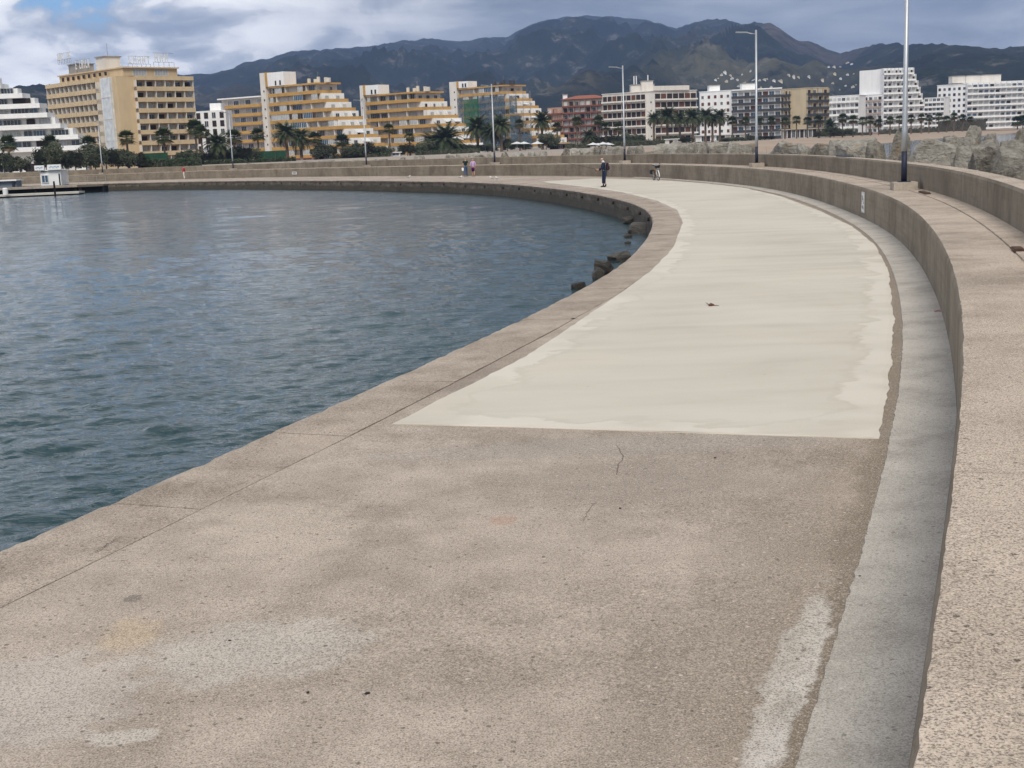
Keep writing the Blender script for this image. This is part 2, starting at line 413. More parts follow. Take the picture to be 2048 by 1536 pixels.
# coping slabs, each its own piece with a broken outer edge
s = 0.0; ci = 0
while s < S_END_Q - 4:
    L = 2.4 + random.uniform(-.5, .7); e = min(s + L, S_END_Q - 3)
    near = 8 < s < 45
    ns = max(3, int(L / (.09 if near else .45))); dz = random.uniform(-.006, .008); tilt = random.uniform(-.006, .006)
    mb = MB(); W = 5
    for i in range(ns + 1):
        ss = s + .012 + (e - s - .024) * i / ns
        chip = .030 * max(0, mnoise.noise(Vector((ss * 2.1, ci, 0)))) + .018 * abs(mnoise.noise(Vector((ss * 7, 1, 0)))) + .06 * max(0, mnoise.noise(Vector((ss * .7, 4, 0))) - .25)
        zc = -.03 * max(0, mnoise.noise(Vector((ss * 3, 7, 0))))
        prof = [(-.02 + chip * .4, -.17), (-.035 + chip, -.05), (0 + chip * 1.3, -.008 + zc), (.10 + chip, 0.004), (COP_W, 0.004)]
        for o, z in prof:
            p = qpt(ss, o); mb.v.append((p[0], p[1], z + dz + tilt * o + (0.006 * mnoise.noise(Vector((p[0] * 2, p[1] * 2, 0))) if z > -.1 else 0)))
        q = qpt(ss, COP_W + .002); mb.v.append((q[0], q[1], -.15))
    for i in range(ns):
        for j in range(5):
            a = i * 6 + j; mb.f.append((a, a + 1, a + 7, a + 6)); mb.m.append(1 if j < 1 else 0)
    mb.f.append(tuple(range(5, -1, -1))); mb.m.append(0); mb.f.append(tuple(ns * 6 + j for j in range(6))); mb.m.append(0)
    mb.build('coping_slab', [M_coping, M_qface], deck)
    s = e; ci += 1
M_hole = plain('drain_shadow', (.012, .010, .009), 1.0)
M_iron = plain('rusty_iron', (.06, .035, .025), .8)
for s in np.arange(58, S_END_Q - 40, 4.6):       # weep pipes in the quay face
    p = qpt(s, -.012); q = qpt(s + .1, -.012); d = Vector((q[0] - p[0], q[1] - p[1]))
    mb = MB(); c = Vector((p[0], p[1], -.30 + random.uniform(-.04, .04))); nn = Vector((-d.y, d.x, 0)).normalized()
    pts = [c + nn * -.10, c + nn * .05]
    mb.tube(pts, .075, 8, 0); mb.build('weep_pipe', M_iron, deck)

M_crack = plain('open_crack', (.12, .098, .078), 1.0)
def crack(pts, w_, zz=.004):
    P = [gp(*p) for p in pts]; mb = MB(); Q = []
    for a, c in zip(P, P[1:]):
        for k in range(6):
            f = k / 6; q = a.lerp(c, f); Q.append(q + Vector((.018 * mnoise.noise(q * 14), .03 * mnoise.noise(q * 11 + Vector((5, 0, 0))), 0)))
    Q.append(P[-1]); n_ = len(Q)
    for i, q in enumerate(Q):
        t = (Q[min(i + 1, n_ - 1)] - Q[max(i - 1, 0)]).normalized(); sd = Vector((-t.y, t.x, 0)); ww = w_ * (.25 + abs(mnoise.noise(q * 9)) * 1.6) * math.sin(PI * (i + .5) / n_) ** .5
        z = .012 * mnoise.noise(Vector((q.x * .5, q.y * .5, 3))) + zz
        mb.v += [tuple(q - sd * ww + Vector((0, 0, z))), tuple(q + sd * ww + Vector((0, 0, z)))]
        if i: mb.f.append((2*i - 2, 2*i, 2*i + 1, 2*i - 1)); mb.m.append(0)
    mb.build('crack', M_crack, deck)
crack([(1233, 890), (1247, 915), (1236, 932), (1233, 950)], .006); crack([(1196, 1000), (1178, 1018), (1165, 1046)], .004); crack([(610, 930), (560, 938), (470, 936)], .007, .012)
crack([(178, 1114), (212, 1094), (240, 1078)], .005, .012);

# new pale screed laid over the deck, 9 mm proud
Ls = [(-1.24, 12.8), (.18, 16.62), (1.54, 21.48), (3.03, 27.1), (4.23, 32.74), (5.91, 42.86), (6.75, 50.6), (6.95, 59), (6.45, 69.97), (5.3, 79.9), (3.2, 93), (2.9, 97)]
Rs = [(3.31, 11.31), (4.23, 14.08), (5.66, 18.67), (7.62, 25.56), (9.0, 31.3), (10.15, 37.5), (11.2, 45.5), (12.5, 58.5), (12.95, 69.8), (12.3, 79), (10.6, 89), (7.0, 98.5)]
def rs(P, n, wob, seed):
    P = np.array(P, float); d = np.r_[0, np.cumsum(np.hypot(*np.diff(P, axis=0).T))]; q = np.linspace(0, 1, n) ** 1.6 * d[-1]
    X = np.c_[np.interp(q, d, P[:, 0]), np.interp(q, d, P[:, 1])]
    for _ in range(6): X[1:-1] = (X[:-2] + 2 * X[1:-1] + X[2:]) / 4
    for i in range(n):
        z = q[i]; X[i, 0] += wob * (mnoise.noise(Vector((z * 1.1, seed, 0))) + .6 * mnoise.noise(Vector((z * 4.0, seed, 5))))
    return X
nS, nW = 900, 14
LA, RA = rs(Ls, nS, .03, 1.0), rs(Rs, nS, .035, 8.0)
mb = MB(); uvs = []
for i in range(nS):
    wid = np.hypot(*(RA[i] - LA[i]))
    for j in range(nW + 1):
        f = .5 - .5 * math.cos(PI * j / nW); p = LA[i] + (RA[i] - LA[i]) * f
        de = min(f * wid, (1 - f) * wid, (i / nS) ** 1.6 * 90)
        fr = 0.025 * mnoise.noise(Vector((f * 60, 2, 0))) if i == 0 else 0
        z = .015 if (0 < j < nW and 0 < i < nS - 1) else .007
        mb.v.append((p[0], p[1] + fr, z + .01 * mnoise.noise(Vector((p[0] * .5, p[1] * .5, 3))))); uvs.append((i * .2, de))
for i in range(nS - 1):
    for j in range(nW):
        a = i * (nW + 1) + j; mb.f.append((a, a + 1, a + nW + 2, a + nW + 1)); mb.m.append(0)
# skirt
b0 = len(mb.v); loop = [i * (nW + 1) for i in range(nS - 1, -1, -1)] + list(range(1, nW + 1)) + [i * (nW + 1) + nW for i in range(1, nS)]
for a in loop: v = mb.v[a]; mb.v.append((v[0], v[1], -.03)); uvs.append(uvs[a])
for k in range(len(loop) - 1): mb.f.append((loop[k], b0 + k, b0 + k + 1, loop[k + 1])); mb.m.append(0)
screed = mb.build('cement_screed', M_screed, smooth=False); screed['kind'] = 'structure'
ul = screed.data.uv_layers.new(name='edge')
idx = np.zeros(len(screed.data.loops), int); screed.data.loops.foreach_get('vertex_index', idx)
ul.data.foreach_set('uv', np.array(uvs)[idx].ravel())

# smooth cement gutter along the foot of the wall
mb = MB(); k = 0
for s in np.r_[np.arange(4, 60, .07), np.arange(60, 120, .4)]:
    wv = .57 + .008 * mnoise.noise(Vector((s * 1.1, 0, 0))) + .012 * mnoise.noise(Vector((s * 7, 3, 0))) + .010 * mnoise.noise(Vector((s * 19, 5, 0))); wv *= 1 - .5 * max(0, min(1, (s - 85) / 30))
    for o, z in ((-wv - .004, -.02), (-wv, .018), (-wv * .5, .026), (.05, .045)):
        p = wpt(float(s), o); mb.v.append((p[0], p[1], z + .003 * mnoise.noise(Vector((p[0] * 3, p[1] * 3, 0)))))
    if k:
        for j in range(3):
            a = (k - 1) * 4 + j; mb.f.append((a, a + 1, a + 5, a + 4)); mb.m.append(0)
    k += 1
gutter = mb.build('gutter_strip', M_gutter, smooth=False); gutter['kind'] = 'structure'

# ------------------------------------------------------------------ sea wall: lower wall with ledge, and upper wall, cast in lengths
H1, H2, LW = 1.0, 1.70, 1.36
sw = empty('sea_wall', (0, 0, 0), 'long curved two-step concrete sea wall with a ledge beside the quay', 'wall')
def wall_len(name, s0, s1, prof_fn, mats, step, nsplit):
    ns = max(2, int((s1 - s0) / step)); mb = MB(); m = None
    for i in range(ns + 1):
        gap = .004 if s0 < 42 else .011; ss = s0 + gap + (s1 - s0 - 2 * gap) * i / ns
        pr = prof_fn(ss); m = len(pr)
        for o, z in pr:
            p = wpt(ss, o); mb.v.append((p[0], p[1], z))
    for i in range(ns):
        for j in range(m - 1):
            a = i * m + j; mb.f.append((a, a + 1, a + m + 1, a + m)); mb.m.append(0 if j < nsplit else 1)
    mb.f.append(tuple(range(m - 1, -1, -1))); mb.m.append(0); mb.f.append(tuple(ns * m + j for j in range(m))); mb.m.append(0)
    return mb.build(name, mats, sw)
def prof_low(s):
    n1 = lambda f, k: mnoise.noise(Vector((s * f, k, 0)))
    ch = .008 + .008 * max(0, n1(1.7, 0)) + .016 * abs(n1(9.5, 3)) + .010 * abs(n1(23, 6)); g = .012 * n1(4, 8)
    top = lambda k: H1 + .006 * n1(2.2, k) + .004 * n1(7, k + .5)
    return [(0, -.3), (.004 * n1(1, 5), .35), (0, H1 - .09), (.006 + ch * .2, H1 - .035 - ch * .5), (.014 + ch, H1 - .004), (.12, top(1)), (.45, top(2)), (.9 + g, top(3)), (.905 + g, H1 - .02), (.935 + g, H1 - .02), (.94 + g, top(4) + .006), (LW + .04, top(5) + .012)]
def prof_up(s):
    n1 = lambda f, k: mnoise.noise(Vector((s * f, k, 0)))
    ch = .01 + .02 * abs(n1(5, 3))
    return [(LW, H1 - .1), (LW, H2 - .06), (LW + .015 + ch, H2 - .002), (LW + .25, H2 + .004 * n1(3, 1)), (LW + .5, H2 - .01), (LW + .53, H2 - .05), (LW + .53, -.8)]
s = 2.0
while s < WS[-1] - 8:
    L = 6.0 + random.uniform(-.5, .5); stp = .11 if s < 50 else .6
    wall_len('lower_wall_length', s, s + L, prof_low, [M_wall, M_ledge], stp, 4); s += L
s = 5.0
while s < WS[-1] - 8:
    L = 6.2 + random.uniform(-.6, .6); stp = .2 if s < 60 else .7
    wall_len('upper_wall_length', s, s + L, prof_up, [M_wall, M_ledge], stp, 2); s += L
mb = MB()                                        # dark core seen only in the open joints
for i, s in enumerate(np.arange(2, WS[-1] - 8, 1.0)):
    for o, z in ((.03, -.3), (.03, H1 - .06), (LW + .04, H1 - .06), (LW + .04, H2 - .08), (LW + .45, H2 - .08)):
        p = wpt(float(s), o); mb.v.append((p[0], p[1], z))
    if i:
        for j in range(4):
            a = (i - 1) * 5 + j; mb.f.append((a, a + 1, a + 6, a + 5)); mb.m.append(0)
mb.build('joint_core', plain('joint_dark', (.05, .043, .035), .95), sw)

# sign plates on the wall
M_white = plain('white_enamel', (.74, .74, .72), .5, var=.05, scale=3)
M_ink = plain('black_ink', (.03, .03, .035), .6)
def wall_plate(px, z0, z1, wd, label, marks):
    s = wall_s(px, 0, .6, 40); p = wpt(s, 0); q = wpt(s + .2, 0); t = Vector((q[0]-p[0], q[1]-p[1], 0)).normalized(); nn = Vector((-t.y, t.x, 0))
    # seen from the harbour side the image runs left along +t
    root = empty('wall_sign', (p[0], p[1], z0), label, 'sign')
    mb = MB(); c = Vector((p[0], p[1], 0))
    def slab(u0, u1, za, zb, d0, d1, b):
        q4 = [c + t*u0 + nn*d0, c + t*u0 + nn*d1, c + t*u1 + nn*d1, c + t*u1 + nn*d0]
        b.box8([(v.x, v.y, za) for v in q4] + [(v.x, v.y, zb) for v in q4])
    slab(-wd/2, wd/2, z0, z1, .004, .022, mb); mb.build('plate', M_white, root)
    mb = MB()
    for (u0, u1, a, b2) in marks: slab(wd * (u0 - .5), wd * (u1 - .5), z0 + (z1 - z0) * a, z0 + (z1 - z0) * b2, .022, .0245, mb)
    mb.build('lettering', M_ink, root)
wall_plate(1728, .22, .86, .62, 'white enamel notice plate on the lower sea wall below the lamp post', [(.06, .94, .955, .965), (.06, .94, .03, .04), (.78, .86, .55, .85), (.70, .90, .50, .53), (.72, .90, .42, .45), (.45, .60, .60, .82), (.30, .38, .52, .70), (.08, .24, .44, .52), (.70, .92, .26, .285), (.72, .86, .22, .24), (.40, .58, .18, .36), (.20, .30, .14, .30)])
wall_plate(590, .30, .62, 1.1, 'small white notice plate on the far sun-facing stretch of sea wall', [(.08, .92, .58, .78), (.15, .8, .25, .42)])

# ------------------------------------------------------------------ water
def watermat():
    m, n, b = new_mat('harbour_water')
    g = n.n('ShaderNodeNewGeometry').outputs['Position']
    w2 = n.noise(n.mapping(g, scale=(.6, 1.5, 1), rot=(0, 0, .22)), 2.1, 5, .62, .5)
    bp = n.n('ShaderNodeBump', {'Strength': 1.0, 'Distance': .060, 'Height': w2})
    n.link(bp.outputs[0], b.inputs['Normal'])
    deep = n.noise(g, .07, 3, .5)
    n.link(n.ramp(deep, [(.3, (.012, .038, .045)), (.7, (.020, .054, .061))]), b.inputs['Base Color'])
    b.inputs['Roughness'].default_value = .05; b.inputs['IOR'].default_value = 1.33
    return m
M_water = watermat()
WZ = -.95
mb = MB()
for y in (-12000, -60, 60, 400, 12000):
    for x in (-12000, -400, 0, 400, 12000): mb.v.append((x, y, WZ - .22))
for i in range(4):
    for j in range(4):
        a = i * 5 + j; mb.f.append((a, a + 1, a + 6, a + 5)); mb.m.append(0)
sea = mb.build('sea', M_water); sea['kind'] = 'structure'
# rippled harbour water: a fan of rows, finer near by, carrying a wind-wave spectrum
rr_ = [4.0]
while rr_[-1] < 215: rr_.append(rr_[-1] + min(1.0, max(.040, rr_[-1] ** 2 / 6800)))
rr_ = np.array(rr_); az_ = np.linspace(math.radians(-46), math.radians(10), 860)
RG, AG = np.meshgrid(rr_, az_, indexing='ij'); XW, YW = RG * np.sin(AG), RG * np.cos(AG); ZW = np.zeros_like(XW)
dr_ = np.gradient(rr_)[:, None]
rg = np.random.RandomState(3)
patch = np.zeros_like(XW)
for _ in range(7):
    k = rg.uniform(.04, .16); th = rg.uniform(0, 2 * PI); patch += np.sin(XW * k * math.cos(th) + YW * k * math.sin(th) * 1.6 + rg.uniform(0, 6.28))
gust = .80 + .26 * np.tanh(patch * .6)
for _q in range(92):
    lam = math.exp(rg.uniform(math.log(.10), math.log(1.25))) if _q < 80 else rg.uniform(1.3, 3.0); th = PI / 2 + .30 + rg.normal(0, .50); k = 2 * PI / lam
    amp = .0046 * min(lam, 1.5) ** .92 * rg.uniform(.5, 1.4)
    att = np.clip(lam / (2.4 * np.minimum(dr_, 1.0)) - .35, 0, 1)
    ph = (XW * math.cos(th) + YW * math.sin(th)) * k + rg.uniform(0, 6.28) + .8 * np.sin(XW * .35 * math.sin(th) - YW * .35 * math.cos(th) + rg.uniform(0, 6.28))
    ZW += amp * att * (np.sin(ph) + .22 * np.cos(2 * ph))
ZW = ZW * gust + WZ
nr_, na_ = XW.shape
me = bpy.data.meshes.new('water'); me.vertices.add(nr_ * na_); me.vertices.foreach_set('co', np.stack([XW, YW, ZW], -1).astype(np.float32).ravel())
ii, jj = np.meshgrid(np.arange(nr_ - 1), np.arange(na_ - 1), indexing='ij'); a0 = (ii * na_ + jj).ravel()
quads = np.stack([a0, a0 + na_, a0 + na_ + 1, a0 + 1], 1)[:, ::-1].astype(np.int32); nq = len(quads)
me.loops.add(nq * 4); me.loops.foreach_set('vertex_index', quads.ravel()); me.polygons.add(nq); me.polygons.foreach_set('loop_start', np.arange(nq, dtype=np.int32) * 4); me.polygons.foreach_set('use_smooth', np.ones(nq, bool))
me.update(calc_edges=True); me.validate(); me.materials.append(M_water)
water = bpy.data.objects.new('water', me); C.objects.link(water); water['kind'] = 'structure'

# ------------------------------------------------------------------ ground, beach
M_sand = plain('beach_sand', (.36, .275, .205), .95, var=.16, scale=.05)
M_ground = plain('promenade_paving', (.33, .28, .23), .9, var=.2, scale=.08)
COAST = [(-44, 198), (-20, 190), (4, 184), (24, 190), (44, 225), (72, 300), (108, 390), (155, 490), (210, 580), (258, 662), (330, 760), (450, 900), (700, 1150), (1600, 1700)]
INL = [(-60, 214), (-34, 214), (-10, 214), (6, 222), (20, 250), (45, 325), (80, 425), (118, 520), (168, 618), (212, 702), (275, 800), (380, 950), (600, 1230), (1500, 1850)]
mb = MB(); M2 = 3
for i, (a, c) in enumerate(zip(COAST, INL)):
    a = Vector(a); c = Vector(c)
    out = a + (a - c) * .25
    for p, z in ((out, -1.6), (a, -.97), (a.lerp(c, .3), -.25), (a.lerp(c, .7), .45), (c, .92)):
        mb.v.append((p.x, p.y, z))
    if i:
        for j in range(4):
            k = (i - 1) * 5 + j; mb.f.append((k, k + 5, k + 6, k + 1)); mb.m.append(0)
beach = mb.build('beach', M_sand, smooth=True); beach['kind'] = 'structure'
gpoly = [(-1800, 400), (-400, 222), (-175, 212.5), (-125, 205.5), (-90, 198.6), (-62, 202)] + INL + [(1500, 3000), (-1800, 3000)]
mb = MB(); mb.prism(gpoly, -2.0, .90); grd = mb.build('ground', M_ground); grd['kind'] = 'structure'

# ------------------------------------------------------------------ mountains: one terrain in polar rows
SIL = [(-1500, 230), (-700, 205), (-300, 182), (-100, 178), (14, 176), (61, 174), (98, 171), (140, 174), (200, 165), (280, 156), (349, 150), (400, 149), (450, 145), (480, 135), (500, 126), (550, 117), (600, 102), (650, 100), (690, 97), (750, 92), (820, 80), (875, 77), (925, 83), (950, 80), (980, 75), (1024, 74), (1049, 60), (1074, 47), (1110, 37), (1144, 32), (1190, 31), (1224, 33), (1274, 36), (1324, 47), (1356, 57), (1394, 44), (1424, 38), (1454, 38), (1489, 50), (1514, 44), (1544, 47), (1574, 67), (1599, 83), (1619, 84), (1649, 97), (1679, 106), (1724, 95), (1759, 87), (1799, 89), (1849, 87), (1924, 91), (1999, 96), (2048, 89), (2200, 84), (2500, 110), (3200, 160), (4200, 215)]
AZ = np.linspace(math.radians(-42), math.radians(42), 640)
px_az = np.array([1024 + F_PX * math.tan(a) * 1.0 for a in AZ])
def az_px(px):
    d = ray(px, yh(px)); return math.atan2(d.x, d.y)
SILa = np.array([az_px(x) for x, y in SIL]); SILe = np.array([math.atan2(ray(x, y).z, math.hypot(ray(x, y).x, ray(x, y).y)) for x, y in SIL])
ELEV = np.interp(AZ, SILa, SILe)
RIDGE = 5200 + 900 * np.sin(AZ * 9 + 1.0)
# the rocky spur with the houses comes closer
spur = np.exp(-((AZ - az_px(1540)) / .045) ** 2); RIDGE -= 1500 * spur
rt = np.exp(-((AZ - az_px(1900)) / .08) ** 2); RIDGE -= 1900 * rt
lt = np.exp(-((AZ - az_px(60)) / .06) ** 2); RIDGE -= 2500 * lt
NR = 150; R0 = 1150.0
def fbm(x, y, oc=6, ridged=False):
    v = 0; a = 1; f = 1
    for _ in range(oc):
        q = mnoise.noise(Vector((x * f, y * f, 1.7)))
        v += a * ((1 - abs(q) * 2) if ridged else q); a *= .52; f *= 2.03
    return v
Hh = np.zeros((NR, len(AZ)))
Rr = np.zeros((NR, len(AZ)))
for j, a in enumerate(AZ):
    Rg = RIDGE[j]; hr = math.tan(ELEV[j]) * Rg + EYE; sa, ca = math.sin(a), math.cos(a)
    for i in range(NR):
        t = i / (NR - 1) * 1.25
        r = R0 + (Rg - R0) * t; x, y = r * sa, r * ca
        if t <= 1:
            base = hr * (0.30 * t + .70 * t ** 1.9)
            env = min(1, (1 - t) * 3.2) * min(1, t * 3)
            hgt = base + env * hr * (.19 * fbm(x / 560, y / 560, 7, True) - .14 + .07 * fbm(x / 160, y / 160, 4))
            hgt = min(hgt, r / Rg * hr * (.995 if t < .97 else 1.0)) + (6 * fbm(x / 60, y / 60, 3) if t > .9 else 0)
        else:
            hgt = hr * (1 - (t - 1) * 2.0)
        Hh[i, j] = hgt - 1.5 * (t < .01); Rr[i, j] = r
mb = MB()
for i in range(NR):
    for j, a in enumerate(AZ): mb.v.append((Rr[i, j] * math.sin(a), Rr[i, j] * math.cos(a), float(Hh[i, j])))
nA = len(AZ)
for i in range(NR - 1):
    for j in range(nA - 1):
        k = i * nA + j; mb.f.append((k, k + 1, k + nA + 1, k + nA)); mb.m.append(0)
def mountmat():
    m, n, b = new_mat('scrub_mountain')
    g = n.n('ShaderNodeNewGeometry').outputs['Position']
    sc1 = n.noise(g, .0022, 6, .6, .4); sc2 = n.noise(g, .012, 7, .68); sc3 = n.noise(g, .05, 4, .65)
    c = n.ramp(n.math('ADD', n.math('MULTIPLY', sc1, .5), n.math('MULTIPLY', sc2, .5)), [(.36, (.006, .009, .009)), (.5, (.013, .018, .014)), (.64, (.028, .032, .023))])  # scrub tones darkened in place of the cloud shadow over the mountains
    rock = n.math('MULTIPLY', n.sstep(sc2, .53, .64), n.sstep(sc3, .46, .58))
    c = n.mix(n.math('MULTIPLY', rock, .75), c, (.12, .11, .10))
    # the bare ochre spur, and the scrubby slope foot tinted lighter as if sunlit
    for (px, py, D, rx, amt, colr) in ((1540, 90, 3600, 420, .5, (.12, .09, .07)), (1480, 168, 2300, 300, .6, (.12, .11, .07)), (1060, 190, 2000, 150, .6, (.14, .12, .08)), (330, 200, 2500, 300, .3, (.10, .09, .08))):
        p = at(px, py, D)
        dd = n.n('ShaderNodeVectorMath', {0: g, 1: (p.x, p.y, p.z)}, operation='DISTANCE').outputs['Value']
        mk = n.math('MULTIPLY', n.sstep(n.math('ADD', dd, n.math('MULTIPLY', n.math('SUBTRACT', sc2, .5), rx * 2.2)), rx, rx * .35), n.sstep(n.math('ADD', sc2, n.math('MULTIPLY', sc3, .4)), .52, .76))
        c = n.mix(n.math('MULTIPLY', mk, amt), c, colr)
    n.link(c, b.inputs['Base Color']); b.inputs['Roughness'].default_value = 1; b.inputs['Specular IOR Level'].default_value = .05
    n.link(n.n('ShaderNodeBump', {'Strength': .6, 'Distance': 14.0, 'Height': n.math('ADD', sc2, n.math('MULTIPLY', sc3, .35))}).outputs[0], b.inputs['Normal'])
    return m
mount = mb.build('mountains', mountmat(), smooth=True); mount['kind'] = 'structure'
def hill_point(px, py):
    a = az_px(px); j = int(np.argmin(abs(AZ - a))); e = math.atan2(ray(px, py).z, math.hypot(ray(px, py).x, ray(px, py).y))
    for i in range(1, NR):
        if math.atan2(Hh[i, j] - EYE, Rr[i, j]) >= e: return Vector((Rr[i, j] * math.sin(a), Rr[i, j] * math.cos(a), float(Hh[i, j])))
    return None

# ------------------------------------------------------------------ boulders
def rockmat(name, a, b_, c_, wet=False):
    m, n, b = new_mat(name)
    o = n.n('ShaderNodeTexCoord').outputs['Object']; oi = n.n('ShaderNodeObjectInfo').outputs['Random']
    v = n.n('ShaderNodeVectorMath', {0: o, 1: n.n('ShaderNodeCombineXYZ', {0: n.math('MULTIPLY', oi, 37.0), 1: oi, 2: 0.0}).outputs[0]}, operation='ADD').outputs[0]
    n1 = n.noise(v, 1.6, 6, .68, .8); n2 = n.noise(n.mapping(v, scale=(1, 1, 3.5), rot=(.5, .3, 0)), 3.0, 6, .7)
    f = n.math('ADD', n.math('MULTIPLY', n1, .55), n.math('ADD', n.math('MULTIPLY', n2, .35), n.math('MULTIPLY', oi, .14)))
    c = n.ramp(f, [(.34, c_), (.46, b_), (.58, a), (.72, tuple(min(1, x * 1.35) for x in a))])
    och = n.sstep(n.noise(v, 1.7, 4, .6), .58, .68)
    if not wet: c = n.mix(n.math('MULTIPLY', och, .5), c, (.33, .22, .11))
    n.link(c, b.inputs['Base Color']); b.inputs['Roughness'].default_value = .5 if wet else .9
    n.link(n.n('ShaderNodeBump', {'Strength': 1.0, 'Distance': .14, 'Height': n.math('ADD', n2, n.math('MULTIPLY', n.noise(v, 9, 5, .7), .6))}).outputs[0], b.inputs['Normal'])
    return m
M_rock = rockmat('grey_schist', (.37, .345, .295), (.22, .20, .165), (.075, .062, .05))
M_rockd = rockmat('dark_wet_rock', (.11, .10, .085), (.07, .062, .05), (.03, .026, .02), True)
def rock_mesh(seed, sub=2, npt=15, ball=False):
    """angular quarry block: hull of random points, edges worn, faces roughened"""
    rnd = random.Random(seed); bm = bmesh.new()
    for _ in range(npt):
        d = Vector((rnd.uniform(-1, 1), rnd.uniform(-1, 1), rnd.uniform(-1, 1)))
        m = max(abs(d.x), abs(d.y), abs(d.z)) * (1 - .0) if not ball else d.length + .01; bm.verts.new(d / m * rnd.uniform(.62, 1.0))
    r = bmesh.ops.convex_hull(bm, input=bm.verts)
    bmesh.ops.delete(bm, geom=[g for g in set(r['geom_interior'] + r['geom_unused']) if isinstance(g, bmesh.types.BMVert)], context='VERTS')
    bmesh.ops.bevel(bm, geom=list(bm.edges), offset=.05, segments=1, affect='EDGES')
    bmesh.ops.triangulate(bm, faces=list(bm.faces))
    bmesh.ops.subdivide_edges(bm, edges=[e for e in bm.edges if e.calc_length() > .25], cuts=3, use_grid_fill=True)
    bmesh.ops.triangulate(bm, faces=list(bm.faces))
    for v in bm.verts:
        p = v.co; q3 = p * 1.7 + Vector((seed * 3.1, 0, 0))
        v.co = p + p.normalized() * (.09 * mnoise.noise(q3) + .07 * mnoise.noise(q3 * 2.7) + .035 * mnoise.noise(q3 * 7))
    xs = [[v.co[k] for v in bm.verts] for k in range(3)]
    for v in bm.verts:
        for k in range(3): v.co[k] = (v.co[k] - (min(xs[k]) + max(xs[k])) / 2) / ((max(xs[k]) - min(xs[k])) / 2)
    me = bpy.data.meshes.new('boulder'); bm.to_mesh(me); bm.free(); me.materials.append(M_rock)
    return me
ROCKS = [rock_mesh(i + 3) for i in range(9)]
ROCKW = []
for i in range(4):
    me = rock_mesh(40 + i, 2, 26, True); me.materials.clear(); me.materials.append(M_rockd); ROCKW.append(me)
def boulder(mesh, c, half, rz, label, group=None, tilt=(0, 0)):
    o = bpy.data.objects.new('boulder', mesh); C.objects.link(o); o.location = c; o.scale = half; o.rotation_euler = (tilt[0], tilt[1], rz)
    return tag(o, label, 'rock', group)
big = [  # px centre, top y, bottom y, width px, row offset behind wall, mesh, label
    (2021, 290, 352, 74, 2.9, 0, 'pale greenish boulder with a split face against the upper sea wall'),
    (1976, 292, 340, 60, 2.9, 1, 'brown-stained overhanging boulder between two pale boulders on the sea wall'),
    (1924, 289, 334, 48, 2.8, 2, 'rounded brown-grey boulder beside a white cement streak behind the sea wall'),
    (1869, 276, 326, 88, 3.1, 3, 'big grey boulder with a long sloping layered top behind the lamp post'),
    (1831, 290, 322, 36, 2.7, 4, 'dark grey boulder wedged beside the tall slab behind the lamp post'),
    (1794, 260, 320, 42, 3.0, 5, 'tall upright slab-like boulder behind the lamp post'),
    (1756, 281, 316, 38, 2.8, 6, 'squarish dark boulder next to the tall upright slab'),
    (1716, 276, 313, 64, 3.2, 7, 'wide pale boulder with ochre flank over the lidded box on the wall'),
    (1950, 250, 286, 36, 6.2, 8, 'pointed grey boulder standing highest of the back row'),
    (1912, 269, 286, 36, 6.0, 1, 'low brown boulder lying left of the pointed one'),
    (1986, 265, 284, 44, 6.0, 2, 'smooth rounded pale boulder right of the pointed one'),
    (1978, 278, 300, 60, 4.6, 3, 'flat pinkish boulder in the middle row behind the sea wall'),
    (2036, 278, 298, 54, 4.6, 6, 'flat cream boulder in the middle row above the pale greenish one'),
    (2050, 254, 282, 26, 7.0, 5, 'narrow dark boulder standing by the open sea'),
]
for (px, ty, by, wpx, off, mi, lab) in big:
    s = wall_s(px, off, 2.0, 20); p = wpt(s, off); D = math.hypot(*p)
    half = wpx / F_PX * D / 2 * 1.16
    zt = at(px, ty, p[1]).z; zb = 0.2
    boulder(ROCKS[mi], (p[0], p[1], (zt + zb) / 2), (half, half * .85, (zt - zb) / 2), random.choice((0, PI)) + random.uniform(-.3, .3), lab)
row = [(1680, 283, 40), (1640, 290, 44), (1610, 290, 30), (1566, 285, 56), (1526, 292, 30), (1497, 290, 36), (1470, 286, 40), (1441, 287, 38), (1415, 286, 36), (1396, 290, 28), (1378, 288, 30), (1354, 285, 40), (1324, 290, 30), (1300, 291, 26), (1282, 293, 22), (1262, 296, 26), (1235, 294, 32), (1212, 293, 26), (1199, 296, 18), (1178, 297, 26), (1155, 298, 26), (1134, 298, 22), (1113, 303, 20), (1085, 304, 22), (1062, 305, 20), (1035, 306, 24), (1008, 305, 22), (982, 308, 22), (955, 307, 28), (925, 309, 24), (900, 309, 24), (870, 312, 24), (840, 313, 22), (805, 316, 22), (760, 320, 26), (720, 321, 20), (690, 323, 24), (655, 323, 28), (615, 325, 26), (575, 325, 26), (540, 327, 22), (500, 330, 22)]
GR = 'boulders of the breakwater along the far wall'
for k, (px, ty, wpx) in enumerate(row):
    off = 2.6 + (k % 2) * .7; s = wall_s(px, off, 1.7, 20); p = wpt(s, off); D = math.hypot(*p)
    half = wpx / F_PX * D / 2 * 1.3; zt = max(1.85, .12 + at(px, ty, p[1]).z)
    boulder(ROCKS[(k * 5 + 2) % 9], (p[0], p[1], (zt + .2) / 2), (half, half * .8, (zt - .2) / 2), random.uniform(0, 6.28), 'grey boulder in the row behind the far upper sea wall', GR)
